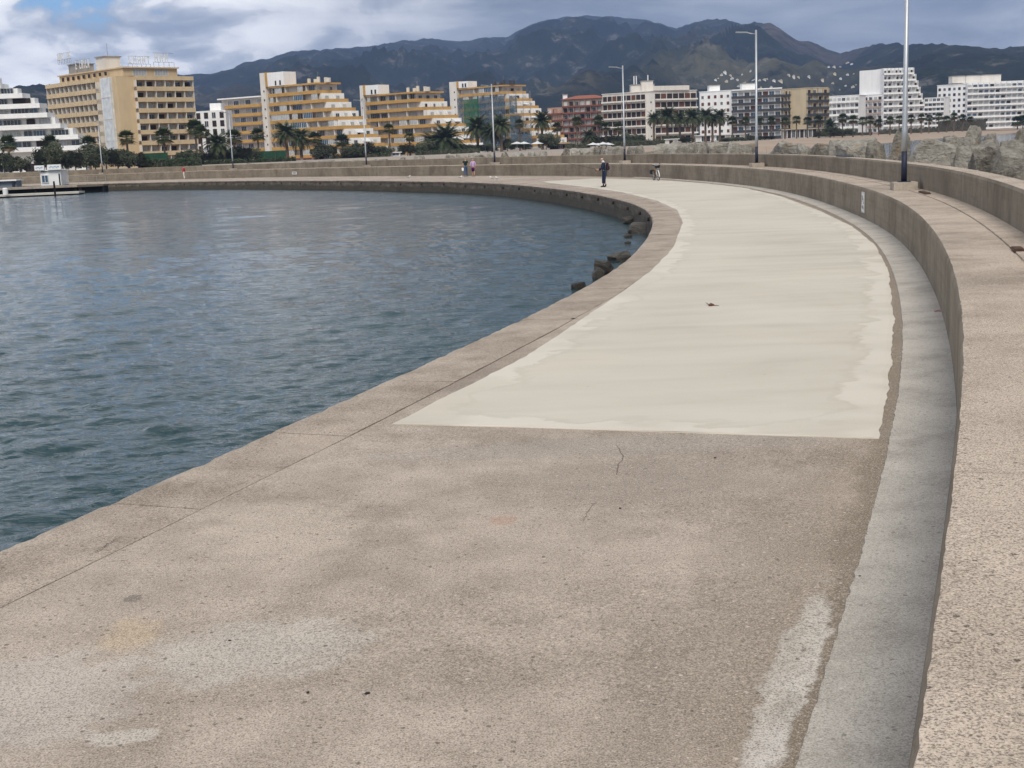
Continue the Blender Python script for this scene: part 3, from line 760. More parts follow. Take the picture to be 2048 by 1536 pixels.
for k in range(130):                              # the rest of the mound, down to the water
    s = 22 + k * 1.15 + random.uniform(-.5, .5); off = random.choice((4.4, 5.6, 7.0, 8.4)) + random.uniform(-.4, .4); p = wpt(s, off)
    top = 1.75 - (off - 3.5) * .28 + random.uniform(-.2, .35); hf = random.uniform(.7, 1.25)
    boulder(random.choice(ROCKS), (p[0], p[1], top - hf * .8), (hf, hf * .9, hf * .8), random.uniform(0, 6.28), 'grey boulder of the seaward rock slope below the wall', 'boulders of the seaward slope')
mb = MB()
for i, s in enumerate(np.arange(4, WS[-1] - 8, 1.5)):
    for j, (o, z) in enumerate(((LW + .5, .9), (3.2, .7), (5.5, .1), (8, -.6), (11, -1.8))):
        p = wpt(float(s), o); mb.v.append((p[0], p[1], z + .25 * mnoise.noise(Vector((s * .8, o, 0)))))
    if i:
        for j in range(4):
            a = (i - 1) * 5 + j; mb.f.append((a, a + 1, a + 6, a + 5)); mb.m.append(0)
bank = mb.build('rubble_bank', plain('gap_shade_rubble', (.07, .06, .05), .95, var=.5, scale=1.5)); bank['kind'] = 'structure'  # bank colour darkened to paint the shade in gaps between boulders
for (px, py, wpx, hz, mi, lab) in [(1157, 578, 34, .14, 0, 'small dark rounded rock awash beside the quay edge'), (1214, 551, 52, .34, 1, 'tallest greenish rock leaning on the quay foot'), (1243, 521, 62, .24, 2, 'long dark rock along the quay foot behind the tallest one'),
        (1196, 556, 30, .22, 3, 'low dark rock in front of the tallest one'), (1287, 465, 66, .32, 0, 'broad dark rock under the curve of the quay'), (1254, 448, 34, .25, 1, 'low dark rock farthest along under the quay curve'), (1257, 475, 20, .12, 2, 'small rock tip standing out of the harbour water'), (1255, 488, 14, .08, 3, 'tiny rock tip standing out of the harbour water')]:
    p = gp(px, py, WZ); D = p.y; half = wpx / F_PX * D / 2
    boulder(ROCKW[mi], (p.x, p.y, WZ + hz * .35), (half, half * .8, hz * 1.0), random.uniform(0, 6), lab)
for k, px in enumerate((715, 740, 768, 955, 975)):
    p = gp(px, 377 + (px > 900) * 5, WZ)
    boulder(ROCKW[k % 4], (p.x, p.y, WZ + .1), (random.uniform(.7, 1.3), .6, .55), random.uniform(-.3, .3), 'dark rock at the foot of the far quay face', 'rocks under the far quay')

# ------------------------------------------------------------------ lamp posts
M_galv = plain('galvanised_steel', (.42, .44, .46), .45, .5, .10, 2.0, .55)
M_navy = plain('navy_paint', (.018, .022, .045), .55)
M_plinth = concrete('plinth_concrete', (.46, .40, .33), (.36, .31, .25), (.24, .20, .16), agg=.4)
def lamp(px, label):
    s = wall_s(px, .86, 1.2, 18); p = wpt(s, .86); q = wpt(s + .3, .86)
    t = Vector((q[0]-p[0], q[1]-p[1], 0)).normalized(); nn = Vector((-t.y, t.x, 0)); rz = math.atan2(t.y, t.x)
    r = empty('street_lamp', (p[0], p[1], H1), label, 'street lamp', 'lamp posts along the sea wall')
    mb = MB(); mb.box((p[0], p[1], H1 + .11), (.40, .34, .12), 0, rz); mb.build('plinth', M_plinth, r)
    mb = MB(); mb.box((p[0], p[1], H1 + .24), (.17, .17, .012), 0, rz); mb.build('base_plate', M_navy, r)
    mb = MB(); mb.tube([(p[0], p[1], H1 + .24), (p[0], p[1], H1 + 1.12)], [.085, .082], 14); mb.build('lower_pole', M_navy, r, smooth=True)
    mb = MB(); mb.tube([(p[0], p[1], H1 + 1.12), (p[0], p[1], H1 + 1.75), (p[0], p[1], H1 + 1.82), (p[0], p[1], H1 + 7.5)], [.088, .086, .075, .055], 14); mb.build('pole', M_galv, r, smooth=True)
    b = Vector((p[0], p[1], H1 + 7.28)); mb = MB()
    mb.tube([b, b + nn * .25 + Vector((0, 0, .03)), b + nn * .55 + Vector((0, 0, .10))], [.03, .03, .03], 8); mb.build('arm', M_galv, r, smooth=True)
    mb = MB(); c = b + nn * .80 + Vector((0, 0, .12)); ha = Vector((nn.x * .33, nn.y * .33, .015)); wv = t * .10
    pts = [c - ha - wv*.5, c - ha + wv*.5, c + ha + wv, c + ha - wv]; 
    mb.box8([tuple(v - Vector((0, 0, .035))) for v in pts] + [tuple(v + Vector((0, 0, .035))) for v in pts]); mb.build('lamp_head', M_galv, r)
lamp(1809, 'tall grey lamp post with navy foot on the ledge by the notice plate')
for px, l in ((1515, 'grey lamp post with navy foot on the sea wall beyond the parked bicycle'), (1250, 'grey lamp post with navy foot on the wall behind the angler'), (990, 'grey lamp post with navy foot right of the walking couple'), (735, 'grey lamp post with navy foot before the first stepped ochre block'), (468, 'grey lamp post with navy foot before the low wing of the ochre block'), (207, 'grey lamp post with navy foot before the beige hotel')): lamp(px, l)
# cable duct cover and rusty bar on the ledge, lidded box on the upper wall
def ledge_piece(name, px, off, ln, wd, ht, z, mat, label, cat):
    s = wall_s(px, off, z, 8); p = wpt(s, off); q = wpt(s + .3, off); rz = math.atan2(q[1]-p[1], q[0]-p[0])
    mb = MB(); mb.box((p[0], p[1], z + ht/2), (ln/2, wd/2, ht/2), 0, rz); mb.box((p[0], p[1], z + ht + .006), (ln/2 - .03, wd/2 - .02, .006), 0, rz)
    o = mb.build(name, mat, None, (p[0], p[1], z)); return tag(o, label, cat)
M_rust = plain('rust', (.09, .052, .036), .9, var=.4, scale=6)
ledge_piece('steel_strip', 2035, .98, .5, .16, .02, H1 + .012, M_rust, 'rusty steel strip lying across the ledge by the upper wall', 'metal strip')
ledge_piece('duct_cover', 1690, LW + .3, 2.4, .34, .05, H2, plain('slate_blue_cover', (.06, .075, .09), .6), 'dark flat duct cover lying on top of the upper sea wall', 'cover')
ledge_piece('rusty_plate', 1850, 1.05, 1.3, .16, .03, H1 + .012, M_rust, 'rusty steel plate in the ledge groove beside the lamp plinth', 'metal plate')

# ------------------------------------------------------------------ building kit
W_ = lambda n, c, **k: stucco(n, c, **k)
M_bwhite = W_('white_render', (.82, .815, .80), streak=.08); M_bwarm = W_('warm_white_render', (.70, .66, .60)); M_beige = W_('beige_render', (.60, .46, .285))
M_ochre = W_('ochre_render', (.50, .295, .095), streak=.16); M_tan = W_('tan_render', (.53, .44, .30)); M_terra = W_('terracotta_render', (.42, .25, .175)); M_redband = W_('red_brown_band', (.21, .075, .05))
M_greyw = W_('grey_render', (.47, .45, .42)); M_pinkbr = W_('pinkish_render', (.40, .31, .26)); M_rooft = plain('roof_tile', (.28, .10, .06), .9, var=.25, scale=1.5)
M_glassd = plain('dark_glass', (.035, .045, .055), .12, .6, .4, .4); M_glassb = plain('blue_glass', (.05, .10, .16), .10, .7, .4, .4); M_curtain = plain('curtained_glass', (.42, .43, .43), .25, .5, .25, .5)
M_shut = plain('white_shutter', (.60, .59, .56), .6, var=.1); M_brown = plain('brown_shutter', (.13, .055, .035), .7, var=.2); M_darkin = plain('loggia_shade', (.035, .024, .022), .8, var=.3)  # M_darkin: near-black pane colour stands in for shade inside open recesses
M_fr = plain('white_frame', (.68, .68, .67), .5, var=.05); M_rail = plain('dark_railing', (.05, .05, .055), .5); M_mech = plain('grey_plant', (.30, .29, .27), .7, var=.2); M_tank = plain('cream_tank', (.62, .58, .50), .6)
_win = {}
def win_mesh(wd, ht, kind):
    k = (round(wd, 2), round(ht, 2), kind)
    if k in _win: return _win[k]
    g = {'d': M_glassd, 'b': M_glassb, 'c': M_curtain, 's': M_shut, 'r': M_brown, 'k': M_darkin}[kind]
    mb = MB(); fw = .07
    mb.box((0, -.02, ht/2), (wd/2 - .01, .02, ht/2 - .01), 1)
    for x in (-wd/2 + fw/2, wd/2 - fw/2): mb.box((x, -.05, ht/2), (fw/2, .05, ht/2), 0)
    for z in (fw/2, ht - fw/2): mb.box((0, -.047, z), (wd/2 - fw, .047, fw/2), 0)
    nm = max(1, int(round(wd / .9)) - 1) if kind in 'dbc' else 0
    for i in range(nm):
        x = -wd/2 + wd * (i + 1) / (nm + 1); mb.box((x, -.045, ht/2), (.03, .045, ht/2 - fw), 0)
    _win[k] = mb.mesh('window', [{'k': M_darkin, 'r': M_brown}.get(kind, M_fr), g]); return _win[k]
_boxm = {}
def box_mesh(name, sx, sy, sz, mat):
    k = (name, round(sx, 2), round(sy, 2), round(sz, 2), mat.name)
    if k not in _boxm:
        mb = MB(); mb.box((0, 0, sz/2), (sx/2, sy/2, sz/2)); _boxm[k] = mb.mesh(name, [mat])
    return _boxm[k]
class Bld:
    def __init__(s, name, base, label, cat='building', group=None):
        s.r = empty(name, base, label, cat, group); s.o = Vector(base)
    def part(s, name, mb, mat): return mb.build(name, mat, s.r)
    def prism(s, name, poly, z0, z1, mat):
        mb = MB(); mb.prism(poly, z0, z1); return s.part(name, mb, mat)
    def win(s, p, z, rz, wd, ht, kind, name='window'):
        return inst(name, win_mesh(wd, ht, kind), s.r, (p[0] - s.o.x, p[1] - s.o.y, z - s.o.z), rz)
def frame2(A, B):
    A = Vector(A[:2]); B = Vector(B[:2]); u = (B - A).normalized(); n = Vector((u.y, -u.x)); return A, B, u, n, (B - A).length, math.atan2(u.y, u.x)
def facade(b, A, B, z0, fh, nf, nb, bal=None, kinds='dc', ww=.62, wh=2.1, sill=.05, div=None, s0=0., s1=1., skip=None, name='window'):
    """A left end, B right end as seen from outside. bal=(depth, parapet height, parapet material, slab material)"""
    A, B, u, n, L, rz = frame2(A, B); a0 = A + u * L * s0; ln = L * (s1 - s0); bw = ln / nb
    for k in range(nf):
        z = z0 + k * fh
        if bal:
            dp, ph, pm, sm = bal; mb = MB()
            p0 = a0 + n * .01; p1 = a0 + u * ln + n * .01; q0 = a0 + n * dp; q1 = a0 + u * ln + n * dp
            mb.prism([p0, q0, q1, p1], z - .2, z, 1)
            i0 = n * -.10
            mb.prism([q0 + n*.004, q0 + i0, q1 + i0, q1 + n*.004][::-1], z - .26, z + ph, 0)
            for e, sg in ((a0, 1), (a0 + u * ln, -1)):
                mb.prism([e, e + n * (dp - .1), e + n * (dp - .1) + u * .1 * sg, e + u * .1 * sg][::(1 if sg < 0 else -1)], z, z + ph, 0)
            b.part('balcony', mb, [pm, sm])
        for i in range(nb):
            if skip and (k, i) in skip: continue
            c = a0 + u * (bw * (i + .5)); kd = kinds[hash((k * 31 + i * 17 + int(abs(A.x) * 10))) % len(kinds)]
            b.win(c, z + sill, rz, bw * ww, min(wh, fh - .35), kd, name)
        if div:
            dm, dd = div; me = box_mesh('divider', .14, dd, fh - .22, dm)
            for i in range(nb + 1):
                c = a0 + u * (bw * i + (.07 if i == 0 else -.07 if i == nb else 0)) + n * (dd / 2 + .005)
                inst('divider', me, b.r, (c.x - b.o.x, c.y - b.o.y, z - b.o.z + .002), rz)
def pX(px, D): return at(px, yh(px), D).x
def pt(px, D): return Vector((pX(px, D), D))
def zpx(px, py, D): return at(px, py, D).z
G0 = .9

# ---- beige hotel
Lh, Ch, Rh = pt(124, 390), pt(248, 362), pt(388, 378)
hb = Bld('hotel', (Ch.x, Ch.y + 12, G0), 'beige eight-storey hotel with arcaded balconies and letter signs on its roof', 'hotel')
back = Rh + (Lh - Ch)
zt = 24.9
hb.prism('wall', [Lh, Ch, Rh, back], G0, zt + .9, M_beige)
u1 = (Ch - Lh).normalized(); v1 = (Rh - Ch).normalized()
facade(hb, Lh - u1 * 2.5, Ch, zt - 8 * 2.97, 2.97, 8, 11, (1.5, .95, M_beige, M_beige), 'cckc', .72, 2.2, div=(M_bwarm, 1.35), s0=0, s1=.76)
facade(hb, Ch, Rh + v1 * 1.0, zt - 8 * 2.97, 2.97, 8, 6, (1.5, .95, M_beige, M_beige), 'ccdk', .72, 2.2, div=(M_bwarm, 1.35), s0=.22, s1=1.0)
facade(hb, Lh - u1 * 2.5, Ch, zt, 2.97, 1, 1, (1.6, .85, M_beige, M_beige), s0=0, s1=.76, skip={(0, 0)})
facade(hb, Ch, Rh + v1 * 1.0, zt, 2.97, 1, 1, (1.6, .85, M_beige, M_beige), s0=.22, s1=1.0, skip={(0, 0)})
A, B, uu, nn2, Lg, rz1 = frame2(Lh, Ch)
mb = MB(); a = A + uu * Lg * .79; c = A + uu * Lg * .93
mb.prism([a, a + nn2 * .7, c + nn2 * .7, c][::1], 3.5, zt + .7, 0); hb.part('stair_glazing', mb, plain('glass_block', (.62, .65, .66), .35, .5, .2, .8))
for zz in np.arange(8.4, 24, 5.9):
    mb = MB(); mb.prism([a - uu*.1 + nn2*.69, a - uu*.1 + nn2 * .8, c + uu*.1 + nn2 * .8, c + uu*.1 + nn2*.69], zz, zz + .22); hb.part('glazing_band', mb, M_fr)
for e in (a, c):
    mb = MB(); mb.prism([e - uu*.12 + nn2*.70, e - uu*.12 + nn2 * .83, e + uu*.12 + nn2 * .83, e + uu*.12 + nn2*.70], 3.5, zt + .7); hb.part('glazing_post', mb, M_fr)
# attic storey with small square openings, roof cornice
ia = Lh + uu * 1.5 - nn2 * 1.2; ic = Ch - nn2 * 1.2; rr = Rh - v1 * 5.5 - nn2 * 2
attic = [ia, ic + v1 * 1.0, rr + uu * .5, rr - uu * Lg * .85]
hb.prism('attic_wall', attic, zt + .9, zt + 3.0, M_beige)
mb = MB(); cen = sum(attic, Vector((0, 0))) / 4; mb.prism([cen + (p - cen) * 1.04 for p in attic], zt + 3.0, zt + 3.35); hb.part('roof_cornice', mb, M_beige)
for i in range(9): hb.win(ia + (ic - ia) * (.06 + i * .09), zt + 1.5, rz1, 1.3, 1.0, 'k')
A2, B2, u2_, n2_, L2, rz2 = frame2(ic + v1 * 1.0, rr + uu * .5)
for i in range(2): hb.win(A2 + u2_ * L2 * (.3 + .4 * i), zt + 1.0, rz2, 4.2, 1.7, 'c')
def roofbox(b, p, sx, sy, z0, z1, mat, rz, name='roof_house', cap=True):
    mb = MB(); mb.box((p[0], p[1], (z0 + z1)/2), (sx/2, sy/2, (z1 - z0)/2), 0, rz)
    if cap: mb.box((p[0], p[1], z1 + .12), (sx/2 + .3, sy/2 + .3, .12), 1, rz)
    return b.part(name, mb, [mat, M_mech])
rz0 = rz1
pA = Ch + (Lh - Ch) * .40 - nn2 * 6; roofbox(hb, pA, 5, 5, zt + 3.3, zt + 7.0, M_bwarm, rz0)
pB = Lh + (Ch - Lh) * .16 - nn2 * 6; roofbox(hb, pB, 6, 5, zt + 3.0, zt + 6.2, M_mech, rz0, 'plant_room')
mb = MB(); mb.tube([(pA.x, pA.y, zt + 7), (pA.x, pA.y, zt + 11)], .06, 5); hb.part('mast', mb, M_mech)
def letters(b, A, B, z0, ht, n, seed, name='sign_letter'):
    """row of upright roof letters on a lattice, too small to read"""
    rnd = random.Random(seed); A, B, u, nn, L, rz = frame2(A, B)
    mb = MB()
    for z in (z0 - .05, z0 + ht + .05): mb.seg_box(A, B, .08, z - .04, z + .04)
    for i in range(n + 1):
        c = A + u * L * i / n; mb.box((c.x, c.y, z0 - .7), (.04, .04, .7), 0, rz)
    b.part('sign_frame', mb, M_mech)
    for i in range(n):
        if rnd.random() < .10: continue
        c = A + u * (L * (i + .5) / n) + nn * .1; lw = L / n * .62; mb = MB()
        T = lambda x0, x1, za, zb: mb.box8([tuple((c + u * x + nn * d).to_3d() + Vector((0, 0, z0 + z))) for z in (za * ht, zb * ht) for x, d in ((x0 * lw, .12), (x1 * lw, .12), (x1 * lw, 0), (x0 * lw, 0))])
        k = rnd.choice('EHLTAIMN')
        if k != 'T': T(-.5, -.28, 0, 1)
        if k in 'HAMN': T(.28, .5, 0, 1)
        if k in 'EA': T(-.28, .5 if k == 'E' else .28, .82, 1)
        if k in 'EHA': T(-.28, .28, .42, .58)
        if k in 'EL': T(-.28, .5, 0, .17)
        if k in 'TI': T(-.11, .11, 0, 1)
        if k == 'T': T(-.5, .5, .82, 1)
        if k in 'MN': T(-.1, .1, .3, .75)
        b.part(name, mb, M_fr)
letters(hb, Lh + uu * 1 - nn2 * 1.5, Lh + uu * 9.5 - nn2 * 1.5, zt + 7.8, 1.7, 8, 1)
letters(hb, Lh + uu * 9 - nn2 * 3, Lh + uu * 18 - nn2 * 3, zt + 4.6, 2.4, 7, 2)
letters(hb, rr - v1 * 15, rr - v1 * 8.0, zt + 4.2, 2.0, 5, 3)
letters(hb, rr - v1 * 7.0, rr - v1 * .5, zt + 4.8, 2.4, 4, 4)

# ---- white stepped block at far left
wb = Bld('apartment_building', (pX(0, 345), 350, G0), 'white stepped apartment block with long terraces left of the beige hotel', 'building')
ends = [(180, 296), (160, 275), (127, 253), (103, 231), (90, 212), (58, 192), (17, 173)]
for k, (ex, ey) in enumerate(ends):
    D = 338; x1 = pX(ex, D); z = zpx(ex, ey, D); z2 = zpx(ends[k+1][0], ends[k+1][1], D) if k < 6 else z + 2.8
    x0 = -190
    wb.prism('terrace_slab', [(x0, D), (x1, D + .5), (x1 + .1, D + 6), (x0, D + 6)], z - .35, z, M_bwhite)
    mb = MB(); mb.seg_box((x0, D + .02), (x1, D + .52), .15, z - .34, z + .85, 0, 1); mb.seg_box((x1 - .02, D + .53), (x1 + .08, D + 5.9), .15, z - .34, z + .85, 0, 1); wb.part('parapet', mb, M_bwhite)
    xr = x1 - (2.0 if k < 6 else 1.5)
    wb.prism('wall', [(x0, D + 2.6), (xr, D + 3), (xr, D + 5.8), (x0, D + 5.8)], (G0 if k == 0 else z), z2 - .36, M_bwhite)
    xx = xr - 1.0; i = 0
    while xx > -160:
        wd = (2.2, 4.6, 3.2)[(i + k) % 3]; wb.win((xx - wd/2, D + 2.72), z + .1, 0, wd, 2.2, 'ddcbk'[(i * 2 + k) % 5]); xx -= wd + (.3, 1.0, 1.4)[(i + k * 2) % 3]; i += 1
z = zpx(150, 330, 338)
facade(wb, (-160, 341.0), (pX(165, 341), 341.2), z - .3, 2.6, 1, 7, None, 'dck', .7, 2.0)
facade(wb, (-160, 340.6), (pX(165, 341), 341.0), G0, 2.5, 1, 6, None, 'kds', .6, 2.0)

# ---- little white house with arches
sb = Bld('apartment_building', (pX(425, 430), 432, G0), 'small white block with arched windows between the hotel and the ochre block', 'building')
A = pt(396, 428); B = pt(458, 422)
zt2 = zpx(420, 222, 428); sb.prism('wall', [A, B, (B.x, B.y + 10), (A.x, A.y + 10)], G0, zt2, M_bwhite)
sb.prism('roof_house', [(pX(425, 428), 430), (pX(447, 428), 430), (pX(447, 428), 436), (pX(425, 428), 436)], zt2, zpx(430, 206, 428), M_bwhite)
facade(sb, A, B, G0 + .6, (zt2 - G0 - .8) / 6, 6, 4, None, 'kkd', .5, 1.9, .4)

# ---- stepped ochre blocks
def stepped(name, Lp, Cp, Rp, ztop, nf, fh, label, tower_px, step=2.6, ext=.6, tower=True, wing=None, seed=0):
    L = pt(*Lp); C0 = pt(*Cp); R0_ = pt(*Rp); u = (C0 - L).normalized(); v = (R0_ - C0).normalized(); len0 = (R0_ - C0).length
    nL = Vector((u.y, -u.x)); nR = Vector((v.y, -v.x))
    b = Bld(name, (C0.x, C0.y + 8, G0), label, 'building', None); rnd = random.Random(seed); rzL = math.atan2(u.y, u.x); rzR = math.atan2(v.y, v.x)
    for k in range(nf):                          # k = 0 the topmost storey
        z = ztop - (k + 1) * fh; kk = max(0, k)
        Ck = C0 + u * step * kk; Rk = Ck + v * (len0 + ext * kk); Bk = L + v * (len0 + 4)
        Rb = Rk - u * (6 + step * kk)
        zl = max(z, G0)
        inner = [L - nL * 1.5, Ck - nL * 1.5 - nR * 1.5 , Rk - nR * 1.5 - v * .6, Rb, Bk]
        b.prism('storey_wall', inner, zl, z + fh - .32, M_bwhite)
        mb = MB(); mb.prism([L, Ck, Rk, Rb, Bk], z - .32, z); 
        mb.seg_box(L + nL*.02, Ck + nL*.02, .12, z - .34, z + .80, 0, 1); mb.seg_box(Ck + nR * .025 + u*.05, Rk + nR * .025, .12, z - .345, z + .80, 0, 1); mb.seg_box(Rk + v * .02, Rk + v * .02 - u * 4, .12, z - .335, z + .79, 0, 1)
        b.part('balcony', mb, M_ochre)
        # glazing along the long front, in runs with bits of white wall between
        Lw = (Ck - L).length - 2.2; x = .8; i = 0
        while x < Lw - 1.5:
            wd = rnd.choice((1.5, 2.6, 3.6, 4.6)); wd = min(wd, Lw - x); kd = rnd.choice('cccdbss')
            enc = kd in 'cb' and rnd.random() < .6      # balcony glazed in at its outer edge
            c = L - nL * (.16 if enc else 1.5) + u * (x + wd/2); b.win(c, z + (.80 if enc else .05), rzL, wd, fh - (1.14 if enc else .5), kd); x += wd + rnd.choice((.15, .15, .8, 1.8)); i += 1
            if i % 2 == 0: inst('divider', box_mesh('divider', .12, 1.35, fh - .36, M_bwhite), b.r, tuple(Vector((*(L - nL * .8 + u * (x - .1)), z + .002)) - b.o), rzL)
        # terrace side: doors and slanting white screens
        Lr = (Rk - Ck).length - 2.0; nd = max(2, int(Lr / 3.2))
        for i in range(nd):
            c = Ck - nR * 1.5 + v * (1.4 + Lr * (i + .4) / nd); b.win(c, z + .05, rzR, 1.5 if rnd.random() < .6 else .9, 1.9, rnd.choice('sdck'))
            if i and k:
                e = Ck + v * (1.2 + Lr * i / nd); mb = MB(); th = v * .07
                a0, a1 = e - nR * 1.4, e - nR * .05
                P3 = lambda p, zz: (p.x, p.y, zz)
                mb.box8([P3(a0 - th, z), P3(a1 - th, z), P3(a1 + th, z), P3(a0 + th, z), P3(a0 - th, z + fh - .4), P3(a1 - th, z + .95), P3(a1 + th, z + .95), P3(a0 + th, z + fh - .4)]); b.part('screen', mb, M_bwhite)
                if rnd.random() < .45:            # awning, let down
                    f0 = Ck - nR * 1.42 + v * (1.3 + Lr * i / nd); f1 = f0 + v * min(3.0, Lr / nd); o = nR * 1.3; mb = MB()
                    mb.box8([P3(f0, z + fh - .55), P3(f0 + o, z + 1.35), P3(f1 + o, z + 1.35), P3(f1, z + fh - .55), P3(f0, z + fh - .50), P3(f0 + o, z + 1.39), P3(f1 + o, z + 1.39), P3(f1, z + fh - .50)]); b.part('awning', mb, M_fr)
    mb = MB(); C1 = C0; R1 = C0 + v * len0
    mb.prism([L + nL * .2, C1 + nL * .2, R1 + nR * .1, R1 - u * 6, L + v * (len0 + 4)], ztop - .32, ztop + .25); b.part('roof_slab', mb, M_ochre)
    if tower:
        T0 = L - u * .3 - nL * .2; w1, w2, hh = tower
        b.prism('stair_tower', [T0 - u * w1 + nL * 1.0, T0 + nL * 1.0, T0 - nL * 6, T0 - u * w1 - nL * 6], G0, ztop + hh, M_bwarm)
        b.prism('tower_band', [T0 + u * .01 + nL * .9, T0 + u * .9 + nL * .9, T0 + u * .9 - nL * 5, T0 + u * .01 - nL * 5], ztop + .26, ztop + hh + .1, M_ochre)
        b.prism('roof_house', [T0 + u * .92 + nL * .6, T0 + u * w2 + nL * .6, T0 + u * w2 - nL * 5, T0 + u * .92 - nL * 5], ztop + .26, ztop + hh - .15, M_bwhite)
        for i in range(2): b.win(T0 + u * (w2 * (.55 + .25 * i)) + nL * .62, ztop + .5, rzL, .7, 1.5, 'k')
        for k in range(nf): b.win(T0 - u * w1 * .3 + nL * 1.02, ztop - (k + .5) * fh, rzL, .5, .6, 'k')
    cc = C0 - nL * 4
    for i in range(5):
        p = cc - u * (i * 2.4 - 2) + v * (i % 2) ; mb = MB(); mb.tube([(p.x, p.y, ztop + .25), (p.x, p.y, ztop + 1.7 + .3 * (i % 3))], .6 if i % 3 else .9, 12); b.part('water_tank', mb, M_tank if seed != 5 else M_rail)
    mb = MB(); p = cc - u * 3; mb.tube([(p.x, p.y, ztop + .3), (p.x, p.y, ztop + 4)], .05, 5); b.part('aerial', mb, M_mech)
    return b, L, u, v, nL, nR
b3, L3, u3, v3, nL3, nR3 = stepped('apartment_building', (545, 456), (640, 440), (690, 447), zpx(640, 166, 440), 8, 3.03, 'ochre-banded stepped apartment block with white stair tower and low left wing', None, tower=(2.6, 9.5, 5.0), seed=1)
Tl = L3 - u3 * 3.0; Wl = pt(452, 470)
b3.prism('wing_wall', [Wl, Tl, Tl - nL3 * 10, Wl - nL3 * 10], G0, zpx(500, 196, 462), M_bwhite)
zwt = zpx(500, 196, 462); b3.prism('wing_roof', [Wl - u3*.5 + nL3 * 1.6, Tl + nL3 * 1.6, Tl - nL3 * 10, Wl - u3*.5 - nL3 * 10], zwt, zwt + .45, M_bwhite)
facade(b3, Wl, Tl, zwt - 7 * 3.03, 3.03, 7, 7, (1.6, .85, M_ochre, M_ochre), 'ccdbs', .86, 2.4, div=None)
stepped('apartment_building', (737, 478), (838, 462), (893, 470), zpx(838, 184, 462), 7, 3.0, 'ochre-banded stepped apartment block between the winged one and the scaffolded one', None, tower=(1.6, 7.5, 3.8), seed=2)
b5 = stepped('apartment_building', (922, 540), (1010, 524), (1056, 532), zpx(1040, 170, 526), 8, 3.0, 'stepped ochre apartment block partly wrapped in builders scaffolding', None, tower=(4.0, 6.0, 3.0), seed=5)[0]
# scaffolding with nets
Ls_, Cs_ = pt(925, 532), pt(1020, 512); Rs_ = pt(1062, 514)
sf = Bld('scaffolding', (Cs_.x, Cs_.y, G0), 'steel scaffolding hung with green and blue netting on the ochre block', 'scaffolding')
M_green = plain('green_net', (.03, .13, .075), .9, var=.35, scale=.9); M_bluen = plain('blue_net', (.075, .125, .17), .9, var=.5, scale=.7)
def open_weave(m, amt):
    n = NT(m.node_tree); b = m.node_tree.nodes['Principled BSDF']; g = n.n('ShaderNodeNewGeometry').outputs['Position']
    f = n.sstep(n.noise(g, .35, 4, .7), .35, .65); t = n.n('ShaderNodeBsdfTransparent')
    mx_ = n.n('ShaderNodeMixShader', {0: n.math('ADD', n.math('MULTIPLY', f, .35), amt), 1: t.outputs[0], 2: b.outputs[0]}); n.link(mx_.outputs[0], m.node_tree.nodes['Material Output'].inputs[0])
open_weave(M_green, .45); open_weave(M_bluen, .30)
ztS = zpx(990, 190, 520)
def scaffold_side(A, B, nb, nets):
    A, B, u, n, L, rz = frame2(A, B)
    for i in range(nb + 1):
        for d in (0, 1.0):
            c = A + u * L * i / nb + n * (.6 + d); mb = MB(); mb.tube([(c.x, c.y, G0), (c.x, c.y, ztS + .8)], .06, 5); sf.part('pole', mb, M_mech)
    k = 0; z = G0 + 2.0
    while z < ztS:
        mb = MB(); mb.prism([A + n*.62, A + n * 1.55, B + n * 1.55, B + n*.62], z, z + .08); sf.part('plank', mb, M_mech)
        for e in (.5, 1.0):
            mb = MB(); mb.seg_box(A + n * 1.62, B + n * 1.62, .05, z + e, z + e + .05); sf.part('guard_rail', mb, M_mech)
        z += 2.0; k += 1
    for (f0, f1, za, zb, m) in nets:
        mb = MB(); mb.seg_box(A + u * L * f0 + n * 1.75, A + u * L * f1 + n * 1.75, .03, G0 + (ztS - G0) * za, G0 + (ztS - G0) * zb); sf.part('net', mb, m)
scaffold_side(Ls_, Cs_, 8, [(.0, .12, .2, .98, M_bluen), (.13, .43, .30, .95, M_green), (.46, .99, .08, .97, M_bluen), (.43, .455, .3, 1.0, plain('deep_green_net', (.01, .10, .05), .9))])
scaffold_side(Cs_, Rs_, 3, [(.0, 1.0, .05, .28, M_bluen), (.0, .5, .3, .62, M_bluen), (0, .35, .66, .96, M_bluen)])

# ---- flat-fronted blocks to the right
def block(label, A, B, depth, py_top, nf, nb, wallm, bal, kinds, div=None, wh=2.1, ww=.62, name='apartment_building', R=None, nbR=3, balR='same', s0=0, s1=1):
    A = pt(*A); B = pt(*B); zt = zpx(*py_top, (A.y + B.y) / 2)
    u = (B - A).normalized(); n = Vector((u.y, -u.x))
    b = Bld(name, ((A.x + B.x)/2, (A.y + B.y)/2 + 4, G0), label, 'building')
    Rr_ = pt(*R) if R else None
    poly = [A, B] + ([Rr_, Rr_ + (A - B)] if R else [B - n * depth, A - n * depth])
    b.prism('wall', poly, G0, zt, wallm)
    cen = sum(poly, Vector((0, 0))) / len(poly)
    mb = MB(); mb.prism([cen + (p - cen) * 1.03 for p in poly], zt + .002, zt + .3); b.part('roof_edge', mb, wallm)
    fh = (zt - G0 - .6) / nf
    facade(b, A, B, G0 + .6, fh, nf, nb, bal, kinds, ww, wh, div=div, s0=s0, s1=s1)
    if R: facade(b, B, Rr_, G0 + .6, fh, nf, nbR, bal if balR == 'same' else balR, kinds, ww, wh, div=div)
    return b, A, B, u, n, zt, fh
